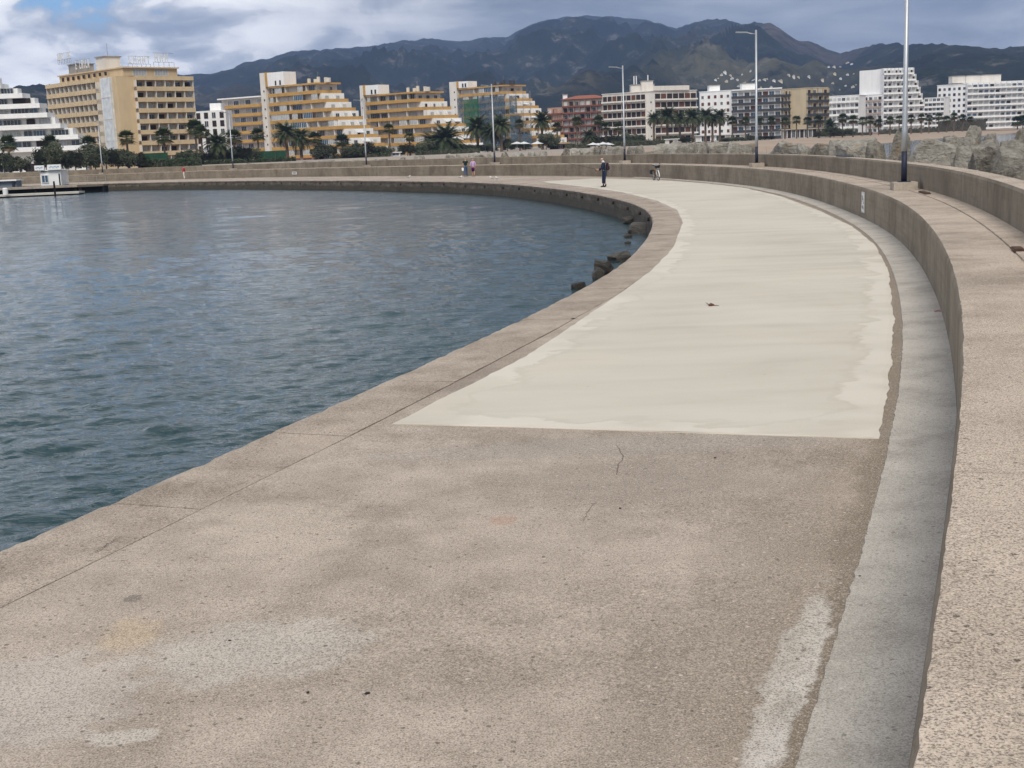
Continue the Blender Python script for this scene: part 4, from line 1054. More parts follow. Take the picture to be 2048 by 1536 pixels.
b6, A, B, u, n, zt6, fh6 = block('terracotta apartment block with red-brown balcony bands and tiled roof', (1128, 590), (1207, 584), 12, (1165, 199), 7, 7, M_pinkbr, (1.4, .35, M_redband, M_redband), 'cskd', (M_pinkbr, 1.2))
facade(b6, pt(1097, 596), pt(1127, 590.5), G0 + .6, fh6, 6, 3, (1.2, .35, M_redband, M_redband), 'cks', .6, 2.1)
b6.prism('wing_wall', [pt(1097, 596), pt(1128, 590.2), pt(1128, 602), pt(1097, 606)], G0, G0 + .6 + fh6 * 6, M_terra)
mb = MB(); p4 = [A - u + n, B + u + n, B + u - n * 13, A - u - n * 13]; r0, r1 = A + u * 5 - n * 6, B - u * 5 - n * 6; z0, z1 = zt6 + .31, zt6 + 2.0
q = [(p.x, p.y, z0) for p in p4]; ra, rb = (r0.x, r0.y, z1), (r1.x, r1.y, z1)
mb.quad(q[0], q[1], rb, ra); mb.tri(q[1], q[2], rb); mb.quad(q[2], q[3], ra, rb); mb.tri(q[3], q[0], ra); b6.part('tiled_roof', mb, M_rooft)
roofbox(b6, A - n * 4, 2, 2, zt6, zt6 + 2.6, M_bwhite, 0, 'chimney')
b7, A, B, u, n, zt7, fh7 = block('white block with dark loggias and a plain stair strip beside the terracotta block', (1208, 572), (1310, 556), 12, (1260, 186), 6, 9, M_bwarm, (1.5, .38, M_bwarm, M_bwarm), 'kkkr', (M_bwarm, .4), 2.5, .9, R=(1393, 566), nbR=7, s0=0, s1=.84)
for k in range(5): b7.win(B - u * 1.6 + n * .02, G0 + 3 + k * fh7, math.atan2(u.y, u.x), .5, .6, 'k')
roofbox(b7, A + u * 17 - n * 5, 10, 6, zt7, zt7 + 3.2, M_bwarm, 0); roofbox(b7, A + u * 20 - n * 4, 5, 4, zt7, zt7 + 4.6, M_bwarm, 0)
for d in (13, 14.2, 20): mb = MB(); p = A + u * d - n * 5; mb.tube([(p.x, p.y, zt7 + 3.2), (p.x, p.y, zt7 + 7.2)], .28, 6); b7.part('antenna', mb, M_fr)
mb = MB(); mb.prism([B + u * .2 + n, pt(1380, 563), pt(1378, 570), B - n * 8], zt7 + .3, zt7 + 2.2); b7.part('attic_wall', mb, M_bwarm)
b8, A, B, u, n, zt8, fh8 = block('white block with square brown shutters and dark-railed balconies along its front', (1400, 606), (1463, 598), 12, (1430, 183), 7, 5, M_bwhite, None, 'rrdr', None, 1.4, .38)
C8, D8 = pt(1464, 597), pt(1562, 592); zz8 = zpx(1510, 180, 596)
b8.prism('front_wall', [C8, D8, D8 + Vector((0, 12)), C8 + Vector((0, 12))], G0, zz8, M_bwhite)
facade(b8, C8, D8, G0 + .6, (zz8 - G0 - .9) / 7, 7, 8, (1.3, .85, M_rail, M_bwhite), 'cdcbrd', .8, 2.3, div=(M_bwhite, 1.25))
mb = MB(); mb.prism([C8 + Vector((-.2, -1.6)), D8 + Vector((.2, -1.6)), D8 + Vector((.2, 12)), C8 + Vector((-.2, 12))], zz8 + .002, zz8 + .5); b8.part('roof_slab', mb, M_bwhite)
roofbox(b8, A + u * 5 - n * 5, 5, 5, zt8, zt8 + 2.8, M_bwhite, 0); roofbox(b8, D8 + Vector((-14, 6)), 6, 5, zz8 + .5, zz8 + 3.0, M_bwhite, 0)
b9, A, B, u, n, zt9, fh9 = block('tan hotel block with a blank middle wall and arched balconies at its right end', (1563, 618), (1612, 610), 12, (1590, 178), 7, 3, M_tan, (1.2, .9, M_rail, M_tan), 'dkc', (M_tan, 1.1), 2.3, .6, R=(1655, 616), nbR=4, s0=0, s1=.42)
b10 = block('low white block of curtained loggias between the tan hotel and the tall white tower', (1656, 660), (1718, 652), 12, (1690, 192), 6, 7, M_bwhite, (1.3, .8, M_bwhite, M_bwhite), 'cdcs', (M_bwhite, 1.2), 2.3, .75)[0]
b11, A, B, u, n, zt11, fh11 = block('tall white stepped block with a blank round-topped flank above the palms', (1718, 712), (1765, 702), 14, (1740, 190), 6, 5, M_bwhite, (1.3, .7, M_pinkbr, M_bwhite), 'cdk', (M_bwhite, 1.2), 2.2, .8)
fl = fh11
Wt = zpx(1740, 140, 708)
b11.prism('flank_wall', [pt(1718, 714), pt(1771, 703), pt(1776, 716), pt(1718, 726)], zt11 + .31, Wt, M_bwhite)
F0, F1 = pt(1763, 701), pt(1846, 706)
for k in range(10):
    z = G0 + .6 + k * fl
    if z > Wt - 2.0: break
    e = 0 if k < 5 else (k - 4) * 1.3
    F1k = F0 + (F1 - F0).normalized() * ((F1 - F0).length - e)
    b11.prism('storey_wall', [F0 + Vector((.3, .02)), F1k, F1k + Vector((0, 14)), F0 + Vector((.3, 14))], z - .1, z + fl - .1, M_bwhite)
    facade(b11, F0 + Vector((.3, 0)), F1k, z, fl, 1, 8, (1.3, .75, M_bwhite, M_bwhite), 'kdkc', .72, 2.0, div=(M_bwhite, 1.25))
roofbox(b11, pt(1795, 712), 10, 6, Wt - 3, Wt + .2, M_bwhite, 0)
block('narrow white curtained block right of the tall white tower', (1848, 742), (1888, 736), 12, (1868, 196), 7, 5, M_bwhite, (1.2, .8, M_bwhite, M_bwhite), 'cdb', (M_bwhite, 1.1), 2.3, .8)
b13, A, B, u, n, zt13, fh13 = block('long white seafront block with pale blue glazed balconies and roof houses', (1873, 772), (1932, 760), 14, (1900, 170), 8, 6, M_bwhite, None, 'kdkb', None, 1.6, .5, R=None)
E0, E1 = pt(1931, 759), pt(2120, 764); zz = zpx(1990, 163, 762)
b13.prism('front_wall', [E0, E1, E1 + Vector((0, 14)), E0 + Vector((0, 14))], G0, zz, M_bwhite)
facade(b13, E0, E1, G0 + .6, (zz - G0 - .9) / 8, 8, 17, (1.4, .75, M_bwhite, M_bwhite), 'cbdckbc', .78, 2.2, div=(M_bwhite, 1.3))
for px_, wd in ((1912, 8), (1940, 9), (1975, 12)): roofbox(b13, pt(px_, 768), wd, 6, zz, zz + 4.0, M_bwarm, 0)

# ---- houses on the hillside
GH = 'villas on the hillside'
hs = [(1430, 161), (1447, 158), (1465, 154), (1482, 155), (1499, 150), (1440, 166), (1462, 164), (1476, 162), (1490, 167), (1506, 163), (1520, 167), (1536, 168), (1548, 160), (1556, 165), (1562, 159), (1580, 156), (1588, 161), (1576, 166), (1456, 170), (1475, 172), (1520, 174), (1540, 174), (1620, 158), (1645, 158), (1655, 138), (1677, 130), (1690, 129), (1700, 128), (1668, 132), (1672, 162), (1684, 160), (1697, 163), (1708, 157), (1688, 172), (1702, 175), (1712, 170), (1680, 180), (1705, 182), (1668, 170), (1448, 162), (1468, 159), (1484, 169), (1513, 158), (1529, 163), (1452, 165), (1497, 172), (1545, 169), (1600, 168), (1693, 168)]
M_vil = [M_bwhite, M_bwarm, W_('cream_render', (.66, .58, .42))]
for k, (px, py) in enumerate(hs):
    px += random.uniform(-4, 4); py += random.uniform(-2.5, 2.5); p = hill_point(px, py + 3)
    if p is None: continue
    D = p.y; wd = random.uniform(3.0, 6.3) / F_PX * D; ht = wd * random.uniform(.22, .4)
    v = Bld('villa', (p.x, p.y, p.z - 1), ('white villa on the slope behind the seafront blocks', 'warm white villa on the slope behind the seafront blocks', 'cream villa on the slope behind the seafront blocks')[k % 3], 'house', GH); rz = random.uniform(-.18, .18)
    mb = MB(); mb.box((p.x, p.y, p.z + ht/2 - 2), (wd/2, wd * .25, ht/2 + 2), 0, rz); v.part('wall', mb, M_vil[k % 3])
    mb = MB(); mb.box((p.x + wd * .1, p.y + .5, p.z + ht + .8), (wd * .28, wd * .2, ht * .18), 0, rz); v.part('upper_storey', mb, M_vil[k % 3])
    mb = MB()
    for i in range(3):
        c = Vector((p.x, p.y)) + Matrix.Rotation(rz, 2) @ Vector((wd * (-.3 + .3 * i), -wd * .255)); mb.box((c.x, c.y, p.z + ht * .5), (wd * .06, .15, ht * .22), 0, rz)
    v.part('window', mb, M_glassd)

# ------------------------------------------------------------------ palms, trees, hedges
def leafmat(name, a, b_):
    m, n, b = new_mat(name)
    oi = n.n('ShaderNodeObjectInfo').outputs['Random']; g = n.n('ShaderNodeNewGeometry')
    f = n.math('ADD', n.math('MULTIPLY', n.noise(g.outputs['Position'], .9, 3, .6), .7), n.math('MULTIPLY', oi, .3))
    n.link(n.ramp(f, [(.3, a), (.75, b_)]), b.inputs['Base Color']); b.inputs['Roughness'].default_value = .75; b.inputs['Specular IOR Level'].default_value = .25
    return m
M_palm = leafmat('palm_leaf', (.032, .048, .017), (.085, .112, .038)); M_palmd = leafmat('date_palm_leaf', (.032, .046, .020), (.085, .105, .045)); M_dead = leafmat('dead_frond', (.11, .075, .04), (.20, .14, .08))
M_trunk = plain('palm_trunk', (.15, .11, .08), .95, var=.35, scale=3); M_bark = plain('grey_bark', (.10, .085, .07), .95, var=.3, scale=3)
M_leafd = leafmat('tamarisk_leaf', (.042, .050, .029), (.095, .105, .06)); M_hedge = leafmat('hedge_leaf', (.024, .042, .017), (.058, .085, .034))
def fan_crown(seed, R=1.7, n=54):
    rnd = random.Random(seed); mb = MB(); md = MB()
    for i in range(n):
        az = i * 2.399 + rnd.uniform(-.2, .2); el = math.radians(75 - 125 * (i / n) ** .9 + rnd.uniform(-8, 8)); L = R * rnd.uniform(.75, 1.05)
        d = Vector((math.cos(az) * math.cos(el), math.sin(az) * math.cos(el), math.sin(el))); side = d.cross(Vector((0, 0, 1))).normalized(); up = side.cross(d).normalized()
        s0 = d * .12; hub = d * L * .45; T = md if i > n * .80 else mb
        T.tri(s0 - side * .02, s0 + side * .02, hub)
        for k in range(9):                       # pleated fan
            an = math.radians(-78 + 156 * k / 8); an2 = an + math.radians(13)
            t1 = hub + (d * math.cos(an) + side * math.sin(an)) * L * .55 * (1 - .12 * abs(k - 4) / 4) - Vector((0, 0, L * .10 * rnd.uniform(.4, 1.6))) + up * .03 * (k % 2)
            b1 = hub + (d * math.cos(an - .12) + side * math.sin(an - .12)) * L * .25; b2 = hub + (d * math.cos(an2) + side * math.sin(an2)) * L * .25
            T.quad(hub, b1, t1, b2)
    return mb.mesh('crown', [M_palm]), md.mesh('dead_fronds', [M_dead])
def date_crown(seed, R=3.0, n=64):
    rnd = random.Random(seed); mb = MB(); md = MB()
    for i in range(n):
        az = i * 2.399 + rnd.uniform(-.15, .15); f = i / n; el = math.radians(82 - 92 * f + rnd.uniform(-7, 7)); L = R * rnd.uniform(.85, 1.1); T = md if f > .92 else mb
        h = Vector((math.cos(az), math.sin(az), 0)); side = Vector((-math.sin(az), math.cos(az), 0)); p = Vector((0, 0, .2)); a = el; ns = 9; pts = [p.copy()]
        for k in range(ns):
            p = p + (h * math.cos(a) + Vector((0, 0, math.sin(a)))) * L / ns; a -= math.radians(7 + 6 * f); pts.append(p.copy())
        for k in range(1, ns + 1):
            p = pts[k]; t = (pts[k] - pts[k-1]).normalized(); ll = L * .20 * math.sin(PI * min(1, .18 + .8 * k / ns)) + .06
            for sg in (-1, 1):
                for o in (0, .5):
                    q = p - t * (L / ns) * o; tip = q + side * sg * ll + t * ll * .55 - Vector((0, 0, ll * .35)); T.tri(q - t * .07, q + t * .09, tip)
            T.quad(pts[k-1] - side * .02, pts[k-1] + side * .02, pts[k] + side * .015, pts[k] - side * .015)
    return mb.mesh('crown', [M_palmd]), md.mesh('dead_fronds', [M_dead])
def trunk_mesh(r0, r1, seed):
    rnd = random.Random(seed); mb = MB(); pts = []; rad = []
    bx_, by_ = rnd.uniform(-.03, .03), rnd.uniform(-.03, .03)
    for k in range(13):
        t = k / 12; pts.append((bx_ * math.sin(t * 3), by_ * math.sin(t * 2.4), t)); rad.append((r0 + (r1 - r0) * t) * (1.25 if k == 0 else 1) * (1.0 + .10 * (k % 2)) * (1.5 if k == 12 else 1))
    mb.tube(pts, rad, 8); return mb.mesh('trunk', [M_trunk])
FAN = [fan_crown(i) for i in range(4)]; DATE = [date_crown(20 + i) for i in range(3)]
TRF = [trunk_mesh(.30, .20, i) for i in range(3)]; TRD = [trunk_mesh(.46, .38, 7 + i) for i in range(2)]
def palm(px, ytop, D, kind, k, label, group, wpx):
    x = pX(px, D); zt = zpx(px, ytop, D); wd = wpx * 1.3 / F_PX * D / 2
    r = empty('palm_tree', (x, D, G0 - .1), label, 'palm tree', group); r.rotation_euler = (0, 0, k * 1.7)
    R = wd / (1.55 if kind == 'f' else 2.45); cz = zt - (R * 1.55 if kind == 'f' else R * 2.2); h = max(1.5, cz - G0)
    cr, dd = (FAN[k % 4] if kind == 'f' else DATE[k % 3]); tm = TRF[k % 3] if kind == 'f' else TRD[k % 2]
    inst('trunk', tm, r, (0, 0, 0), 0, (1, 1, h)); inst('crown', cr, r, (0, 0, h), 0, (R, R, R)); inst('dead_fronds', dd, r, (0, 0, h), 0, (R, R, R))
def Dp(px): return float(np.interp(px, [0, 300, 420, 800, 1140, 1400, 1700, 2048], [296, 318, 360, 400, 440, 490, 545, 660]))
fans = [(20, 263, 36), (105, 263, 34), (180, 265, 34), (257, 254, 32), (331, 248, 36), (395, 232, 36), (406, 244, 30), (470, 252, 34), (518, 250, 28), (632, 258, 28), (685, 262, 30), (780, 243, 22), (820, 260, 20), (1040, 234, 20), (1115, 240, 22), (1155, 228, 22), (1198, 226, 22), (1237, 240, 22), (1212, 240, 20), (1593, 228, 18), (1543, 229, 18), (1491, 230, 18), (1465, 228, 20), (1615, 230, 18), (1637, 226, 20), (1685, 223, 20), (1706, 226, 20), (1725, 230, 18), (1740, 228, 18), (1757, 234, 18), (1780, 229, 18), (1798, 228, 16), (1822, 226, 16), (1842, 224, 16), (1858, 226, 16), (1877, 223, 16), (1893, 228, 18), (1908, 222, 16), (1925, 225, 16), (1940, 230, 14), (2035, 228, 22), (2046, 226, 20), (1570, 230, 18), (1520, 231, 17)]
dates = [(435, 264, 46), (575, 244, 44), (603, 256, 40), (893, 248, 62), (868, 262, 46), (956, 232, 46), (1003, 230, 40), (985, 246, 38), (1085, 223, 36), (1308, 224, 26), (1335, 213, 36), (1360, 222, 30), (1386, 218, 34), (1411, 215, 32), (1440, 218, 30), (1178, 258, 28), (1425, 226, 26), (1660, 238, 26)]
for k, (px, y, wd) in enumerate(fans):
    zone = ('left hotels', 'ochre blocks', 'white blocks on the right')[0 if px < 440 else 1 if px < 1130 else 2]
    lab = ('fan palm with a thin trunk on the promenade before the beige hotel', 'fan palm with a thin trunk before the stepped ochre blocks', 'fan palm with a thin trunk in the beach row before the white blocks')[0 if px < 440 else 1 if px < 1130 else 2]
    palm(px, y, Dp(px) + (k % 3 - 1) * 5, 'f', k, lab, 'fan palms before the ' + zone, wd)
for k, (px, y, wd) in enumerate(dates):
    lab = 'thick-trunked date palm with long arching fronds before the ochre blocks' if px < 1130 else 'thick-trunked date palm in the clump before the dark-loggia block'
    palm(px, y, Dp(px) + (k % 3 - 1) * 7, 'd', k, lab, 'date palms before the ochre blocks' if px < 1130 else 'date palms of the beach clump', wd)
def bush_mesh(seed, n=2600, leaf=.075):
    """unit crown: leaf sprays scattered on many uneven lobes"""
    rnd = random.Random(seed); mb = MB(); lobes = []
    for i in range(16):
        a = rnd.uniform(0, 6.28); r = rnd.uniform(.1, .72); lobes.append((Vector((math.cos(a) * r, math.sin(a) * r, rnd.uniform(.15, .82) - r * .18)), rnd.uniform(.18, .36)))
    for i in range(n):
        c, r = rnd.choice(lobes); d = Vector((rnd.gauss(0, 1), rnd.gauss(0, 1), rnd.gauss(0, 1))).normalized(); p = c + d * r * rnd.uniform(.6, 1.08)
        if p.z < .0: continue
        e1 = Vector((rnd.gauss(0, 1), rnd.gauss(0, 1), rnd.gauss(0, .7))).normalized(); e2 = e1.orthogonal().normalized(); s = leaf * rnd.uniform(.5, 1.2)
        mb.quad(p - e1 * s, p + e2 * s * .45, p + e1 * s, p - e2 * s * .45)
    return mb
BUSH = [bush_mesh(i).mesh('crown', [M_leafd]) for i in range(4)]
def limb_mesh(seed):
    rnd = random.Random(seed); mb = MB(); mb.tube([(0, 0, 0), (.02, .01, .25), (.0, .0, .5)], [.07, .05, .04], 7)
    for i in range(6):
        a = i * 1.05; e = (math.cos(a) * .55, math.sin(a) * .55, .75 + rnd.uniform(-.1, .1)); mb.tube([(0, 0, .2 + .04 * i), (e[0] * .5, e[1] * .5, .5), e], [.035, .025, .008], 5)
    return mb.mesh('trunk', [M_bark])
LIMB = [limb_mesh(i) for i in range(2)]
def bush(px, ytop, wpx, k, label, group, D=None, nm='tamarisk_tree', cat='tree'):
    D = D or Dp(px) - 6; x = pX(px, D); zt = zpx(px, ytop, D); h = zt - G0; R = wpx / F_PX * D / 2
    r = empty(nm, (x, D, G0 - .05), label, cat, group); r.rotation_euler = (0, 0, k * 2.1)
    inst('trunk', LIMB[k % 2], r, (0, 0, 0), 0, (R * .6, R * .6, h)); inst('crown', BUSH[k % 4], r, (0, 0, h * .12), 0, (R, R, h * .84))
bl = [(8, 305, 40), (40, 312, 44), (92, 288, 40), (112, 283, 46), (132, 302, 34), (150, 300, 40), (172, 292, 44), (190, 288, 44), (212, 294, 46), (235, 297, 48), (258, 300, 46), (280, 306, 34), (368, 304, 36), (384, 298, 40), (408, 302, 40), (428, 300, 36), (460, 296, 44), (482, 292, 46), (500, 294, 42), (640, 286, 40), (655, 290, 34), (695, 292, 34), (712, 285, 44), (735, 286, 46), (757, 292, 38), (775, 296, 30), (815, 286, 34), (838, 288, 30), (858, 282, 40), (880, 284, 44), (905, 286, 44), (925, 290, 40), (948, 290, 36), (975, 288, 36), (1015, 276, 34), (1050, 286, 26), (1092, 266, 34), (1108, 272, 30), (1225, 268, 36), (1252, 266, 40), (1275, 270, 36), (1190, 272, 30), (1470, 275, 38), (1502, 273, 34), (1530, 274, 30), (1450, 277, 24), (1640, 262, 30), (1668, 256, 34), (1690, 258, 34), (1345, 272, 36), (1372, 274, 30)]
for k, (px, y, wd) in enumerate(bl):
    i = 0 if px < 300 else 1 if px < 620 else 2 if px < 1130 else 3
    bush(px, y - 3, wd * 1.4, k, ('dark feathery tamarisk before the white stepped block and hotel', 'dark feathery tamarisk before the white arched house and winged ochre block', 'dark feathery tamarisk along the front of the ochre blocks', 'dark rounded tree at the foot of the white blocks')[i], ('tamarisks before the hotel', 'tamarisks before the winged block', 'tamarisks before the ochre blocks', 'trees before the white blocks')[i])
def hedge(pxa, pxb, ytop, D, label, dens=34, th=1.6, mat=M_hedge, name='hedge', cat='hedge'):
    A = pt(pxa, D); B = pt(pxb, D); zt = zpx((pxa + pxb)/2, ytop, D); L = (B - A).length; rnd = random.Random(int(pxa)); mb = MB()
    for i in range(int(L * (zt - G0) * dens)):
        x = rnd.uniform(0, L); z = rnd.uniform(G0, zt + .25 * mnoise.noise(Vector((x * .6, 0, 0)))); y = -abs(rnd.gauss(0, .12)) if rnd.random() < .75 else rnd.uniform(0, th)
        if y >= 0: z = zt + rnd.uniform(-.2, .15)
        p = Vector((A.x + x, D + y, z)); e1 = Vector((rnd.gauss(0, 1), rnd.gauss(0, 1), rnd.gauss(0, 1))).normalized(); e2 = e1.orthogonal().normalized(); s = rnd.uniform(.15, .34); mb.quad(p - e1 * s, p + e2 * s * .6, p + e1 * s, p - e2 * s * .6)
    r = empty(name, (A.x + L/2, D, G0), label, cat); mb.build('foliage', mat, r)
    mb = MB(); mb.box((A.x + L/2, D + th/2, (G0 + zt - .25)/2), (L/2, th/2 - .05, (zt - .25 - G0)/2)); mb.build('stems', M_bark, r)
hedge(1880, 1972, 240, 690, 'tall clipped dark hedge before the long white seafront block', 9)
hedge(275, 400, 318, 312, 'low dark hedge at the foot of the beige hotel')
hedge(400, 590, 318, 345, 'low dark hedge before the winged ochre block')
hedge(1600, 1745, 266, 600, 'long low dark hedge behind the beach below the tan hotel', 12)
hedge(1760, 1880, 257, 655, 'low dark hedge above the sand below the tall white tower', 10)
hedge(1378, 1540, 281, 500, 'low dark hedge at the back of the beach below the shuttered block', 14)
hedge(1222, 1330, 280, 436, 'dark hedge behind the rocks below the dark-loggia block', 16)
hedge(1130, 1180, 287, 425, 'short dark hedge behind the rocks below the terracotta block', 16)
hedge(640, 780, 308, 385, 'dark hedge behind the wall between the first two ochre blocks', 16)
hedge(830, 960, 299, 395, 'dark hedge behind the wall below the middle ochre block', 16)
M_gfence = plain('green_windscreen', (.012, .055, .028), .8, var=.25, scale=1.2)
def screen_fence(pxa, pxb, ytop, ybot, D, label, mat, cat='fence', name='screen_fence'):
    A = pt(pxa, D); B = pt(pxb, D - 1); z1 = zpx((pxa+pxb)/2, ytop, D); r = empty(name, ((A.x+B.x)/2, D, G0), label, cat)
    n = max(2, int((B - A).length / 3)); u = (B - A) / n
    for i in range(n):
        mb = MB(); mb.seg_box(A + u * i + u.normalized()*.06, A + u * (i + 1) - u.normalized()*.06, .04, G0 + .1, z1); mb.build('panel', mat, r)
    for i in range(n + 1):
        p = A + u * i; mb = MB(); mb.tube([(p.x, p.y, G0), (p.x, p.y, z1 + .1)], .05, 6); mb.build('post', M_rail, r)
screen_fence(285, 336, 306, 326, 322, 'green windscreen fence under the palms before the beige hotel', M_gfence)
screen_fence(508, 572, 302, 318, 362, 'green windscreen fence before the low wing of the ochre block', M_gfence)
# kiosks, canopies and shopfronts at street level
def booth(px0, px1, ytop, D, label, wallm, roofm, cat='kiosk', name='kiosk', kinds='kd', nb=3, over=.5):
    A = pt(px0, D); B = pt(px1, D); zt = zpx((px0+px1)/2, ytop, D); b = Bld(name, ((A.x+B.x)/2, D + 2, G0), label, cat)
    b.prism('wall', [A, B, B + Vector((0, 4)), A + Vector((0, 4))], G0, zt, wallm)
    b.prism('roof', [A + Vector((-over, -over)), B + Vector((over, -over)), B + Vector((over, 4.5)), A + Vector((-over, 4.5))], zt + .002, zt + .25, roofm)
    facade(b, A, B, G0, zt - G0 + .3, 1, nb, None, kinds, .75, max(.8, zt - G0 - .5), .2)
booth(560, 625, 318, 372, 'white beach hut with a pale tiled lean-to before the winged ochre block', M_bwhite, M_rooft)
booth(625, 660, 310, 378, 'low shopfront with dark openings before the winged ochre block', M_greyw, M_fr, 'shop', 'shop')
booth(765, 800, 306, 392, 'small white shop with blue door left of the middle ochre block', M_bwhite, M_fr, 'shop', 'shop', 'bk', 2)
booth(960, 982, 296, 420, 'white garage-like shop by the scaffolded block', M_bwhite, M_fr, 'shop', 'shop', 's', 1)
booth(1100, 1150, 288, 432, 'long cafe with grey awning roof under the terracotta block', M_redband, M_mech, 'cafe', 'cafe', 'kkd', 6, 1.5)
booth(1328, 1356, 279, 470, 'small cream kiosk among the date palms', M_bwarm, M_fr, 'kiosk', 'kiosk', 'ks', 3)
booth(1566, 1650, 258, 580, 'low glazed pavilion with flat roof at the foot of the tan hotel', M_greyw, M_tan, 'pavilion', 'pavilion', 'dkd', 10, 1.0)
booth(1392, 1490, 270, 560, 'low white pavilion under the shuttered block', M_bwhite, M_fr, 'pavilion', 'pavilion', 'kds', 10, 1.0)
def parasol(px, ytop, D, label, group):
    p = pt(px, D); zt = zpx(px, ytop, D); r = empty('parasol', (p.x, D, G0), label, 'parasol', group)
    mb = MB(); mb.tube([(p.x, D, G0), (p.x, D, zt)], .04, 6); mb.build('pole', M_fr, r)
    mb = MB(); n = 8
    for i in range(n):
        a, c = 2*PI*i/n, 2*PI*(i+1)/n; q = lambda t: (p.x + 2.2*math.cos(t), D + 2.2*math.sin(t), zt - .75); mb.tri((p.x, D, zt), q(a), q(c)); mb.tri((p.x, D, zt - .06), q(c), q(a))
    mb.build('canopy', M_fr, r)
for px in (1186, 1196, 1206, 1216): parasol(px, 284 + (px % 3), 425, 'white cafe parasol beside the terracotta block', 'white cafe parasols')
for px in (1034, 1048, 1074): parasol(px, 283, 415, 'white parasol at the foot of the scaffolded block', 'white parasols by the scaffolding')

# ------------------------------------------------------------------ jetty, boat kiosk and pontoons at far left
M_kios = plain('kiosk_white', (.80, .80, .79), .6, var=.04); M_sblue = plain('sign_blue', (.03, .18, .45), .5); M_tar = plain('black_piles', (.012, .011, .011), .9); M_conc = M_plinth
kx0, kx1 = pX(78, 168), pX(119, 168); kb = Bld('ticket_kiosk', ((kx0+kx1)/2, 170, 0.0), 'white boat-trip kiosk with two blue-lettered sign boxes on its roof', 'kiosk')
kzt = zpx(95, 342, 168); kz0 = 0.0
kb.prism('wall', [(kx0, 168), (kx1, 168), (kx1, 171), (kx0, 171)], kz0, kzt, M_kios)
kb.prism('roof', [(kx0 - .15, 167.8), (kx1 + .15, 167.8), (kx1 + .15, 171.2), (kx0 - .15, 171.2)], kzt + .002, kzt + .12, M_kios)
kb.win(((kx0 + .6), 167.99), .35, 0, .9, 1.0, 'b'); kb.win((kx0 + .55, 167.985), 1.75, 0, .75, .22, 'k')
for (a_, c_, yt, yb, nl) in ((68, 87, 331, 341, 6), (94, 121, 329, 339, 9)):
    x0, x1 = pX(a_, 167.6), pX(c_, 167.6); z1, z0 = zpx((a_+c_)/2, yt, 167.6), kzt + .12
    sgn = kb.part('sign_box', (lambda m: (m.box(((x0+x1)/2, 167.7, (z0+z1)/2), ((x1-x0)/2, .12, (z1-z0)/2)), m)[1])(MB()), M_kios)
    for i in range(nl):
        xx = x0 + (x1 - x0) * (.12 + .76 * (i + .5) / nl); hh = (z1-z0) * (.16 + .05 * (i % 2)); mb = MB(); wl = (x1-x0) * .76 / nl * .30
        mb.box((xx - wl, 167.57, (z0+z1)/2), (wl * .35, .006, hh)); mb.box((xx + wl*.3, 167.57, (z0+z1)/2 + (hh*.7 if i % 3 else -hh*.7)), (wl, .0055, hh * .25)); kb.part('sign_letter', mb, M_sblue)
def jet(pxa, pxb, D, z0, z1, w_, name, label, mat, pil=None):
    A = pt(pxa, D); B = pt(pxb, D + 1.5); r = empty(name, ((A.x+B.x)/2, D, WZ), label, 'pontoon'); n = max(1, int((B-A).length / 4)); u = (B - A) / n
    for i in range(n):
        mb = MB(); a = A + u * i + u.normalized()*.02; b2 = A + u * (i + 1) - u.normalized()*.02; mb.prism([a, b2, b2 + Vector((0, w_)), a + Vector((0, w_))], z0, z1); mb.build('deck_panel', mat, r)
    for i in range(n + 1):
        p = A + u * min(i, n - .1) + Vector((.2, .4)); mb = MB(); mb.tube([(p.x, p.y, -2.2), (p.x, p.y, z0 + .02)], .18, 8); mb.build('pile', M_tar, r)
    mb = MB(); mb.prism([A + Vector((.1, .55)), B + Vector((-.1, .55)), B + Vector((-.1, w_ - .2)), A + Vector((.1, w_ - .2))], WZ - .3, z0 - .02); mb.build('underside', M_tar, r)
jet(-30, 150, 160, -.22, .02, 3.2, 'jetty', 'pale fixed jetty on dark piles in front of the boat kiosk', M_conc)
jet(-30, 152, 152, -.82, -.60, 2.2, 'pontoon', 'low pale floating pontoon before the jetty', plain('pale_pontoon', (.52, .49, .43), .8))
jet(150, 202, 161, -.24, -.02, 2.5, 'gangway', 'dark gangway joining the jetty and the quay', plain('dark_planks', (.16, .13, .10), .85))
M_van = plain('grey_blue_panel', (.22, .25, .30), .5)
tb = Bld('harbour_shelter', (pX(12, 166), 167, 0), 'low grey harbour shelter with a white flat roof on the jetty', 'shelter')
x0, x1 = pX(-30, 166), pX(31, 166); zt_ = zpx(10, 360, 166)
tb.prism('wall', [(x0, 166.2), (x1 - .2, 166.2), (x1 - .2, 168), (x0, 168)], .02, zt_ - .15, M_van); tb.prism('roof', [(x0, 165.7), (x1, 165.7), (x1, 168.4), (x0, 168.4)], zt_ - .148, zt_, M_kios)
for xx in (x0 + 1, x1 - .5): mb = MB(); mb.box((xx, 165.9, zt_/2 - .06), (.14, .08, zt_/2 - .09)); tb.part('post', mb, M_navy)
def post(px, D, z0, z1, r_, label, mat, cat='post', name='mooring_post'):
    p = pt(px, D); mb = MB(); mb.tube([(p.x, D, z0), (p.x, D, z1 - .1), (p.x, D, z1)], [r_, r_, r_ * .6], 10); tag(mb.build(name, mat, None, (p.x, D, z0)), label, cat)
post(104, 151, -2, .75, .11, 'dark mooring pile standing in the water before the kiosk', M_tar); post(116, 166, 0, 1.5, .09, 'dark post at the right corner of the boat kiosk', M_tar); post(5, 151.5, -.6, .2, .3, 'stubby white bollard on the floating pontoon', M_kios, 'bollard', 'bollard')
rl = empty('railing', (pX(165, 163), 163, 0), 'thin steel railing along the gangway right of the kiosk', 'railing')
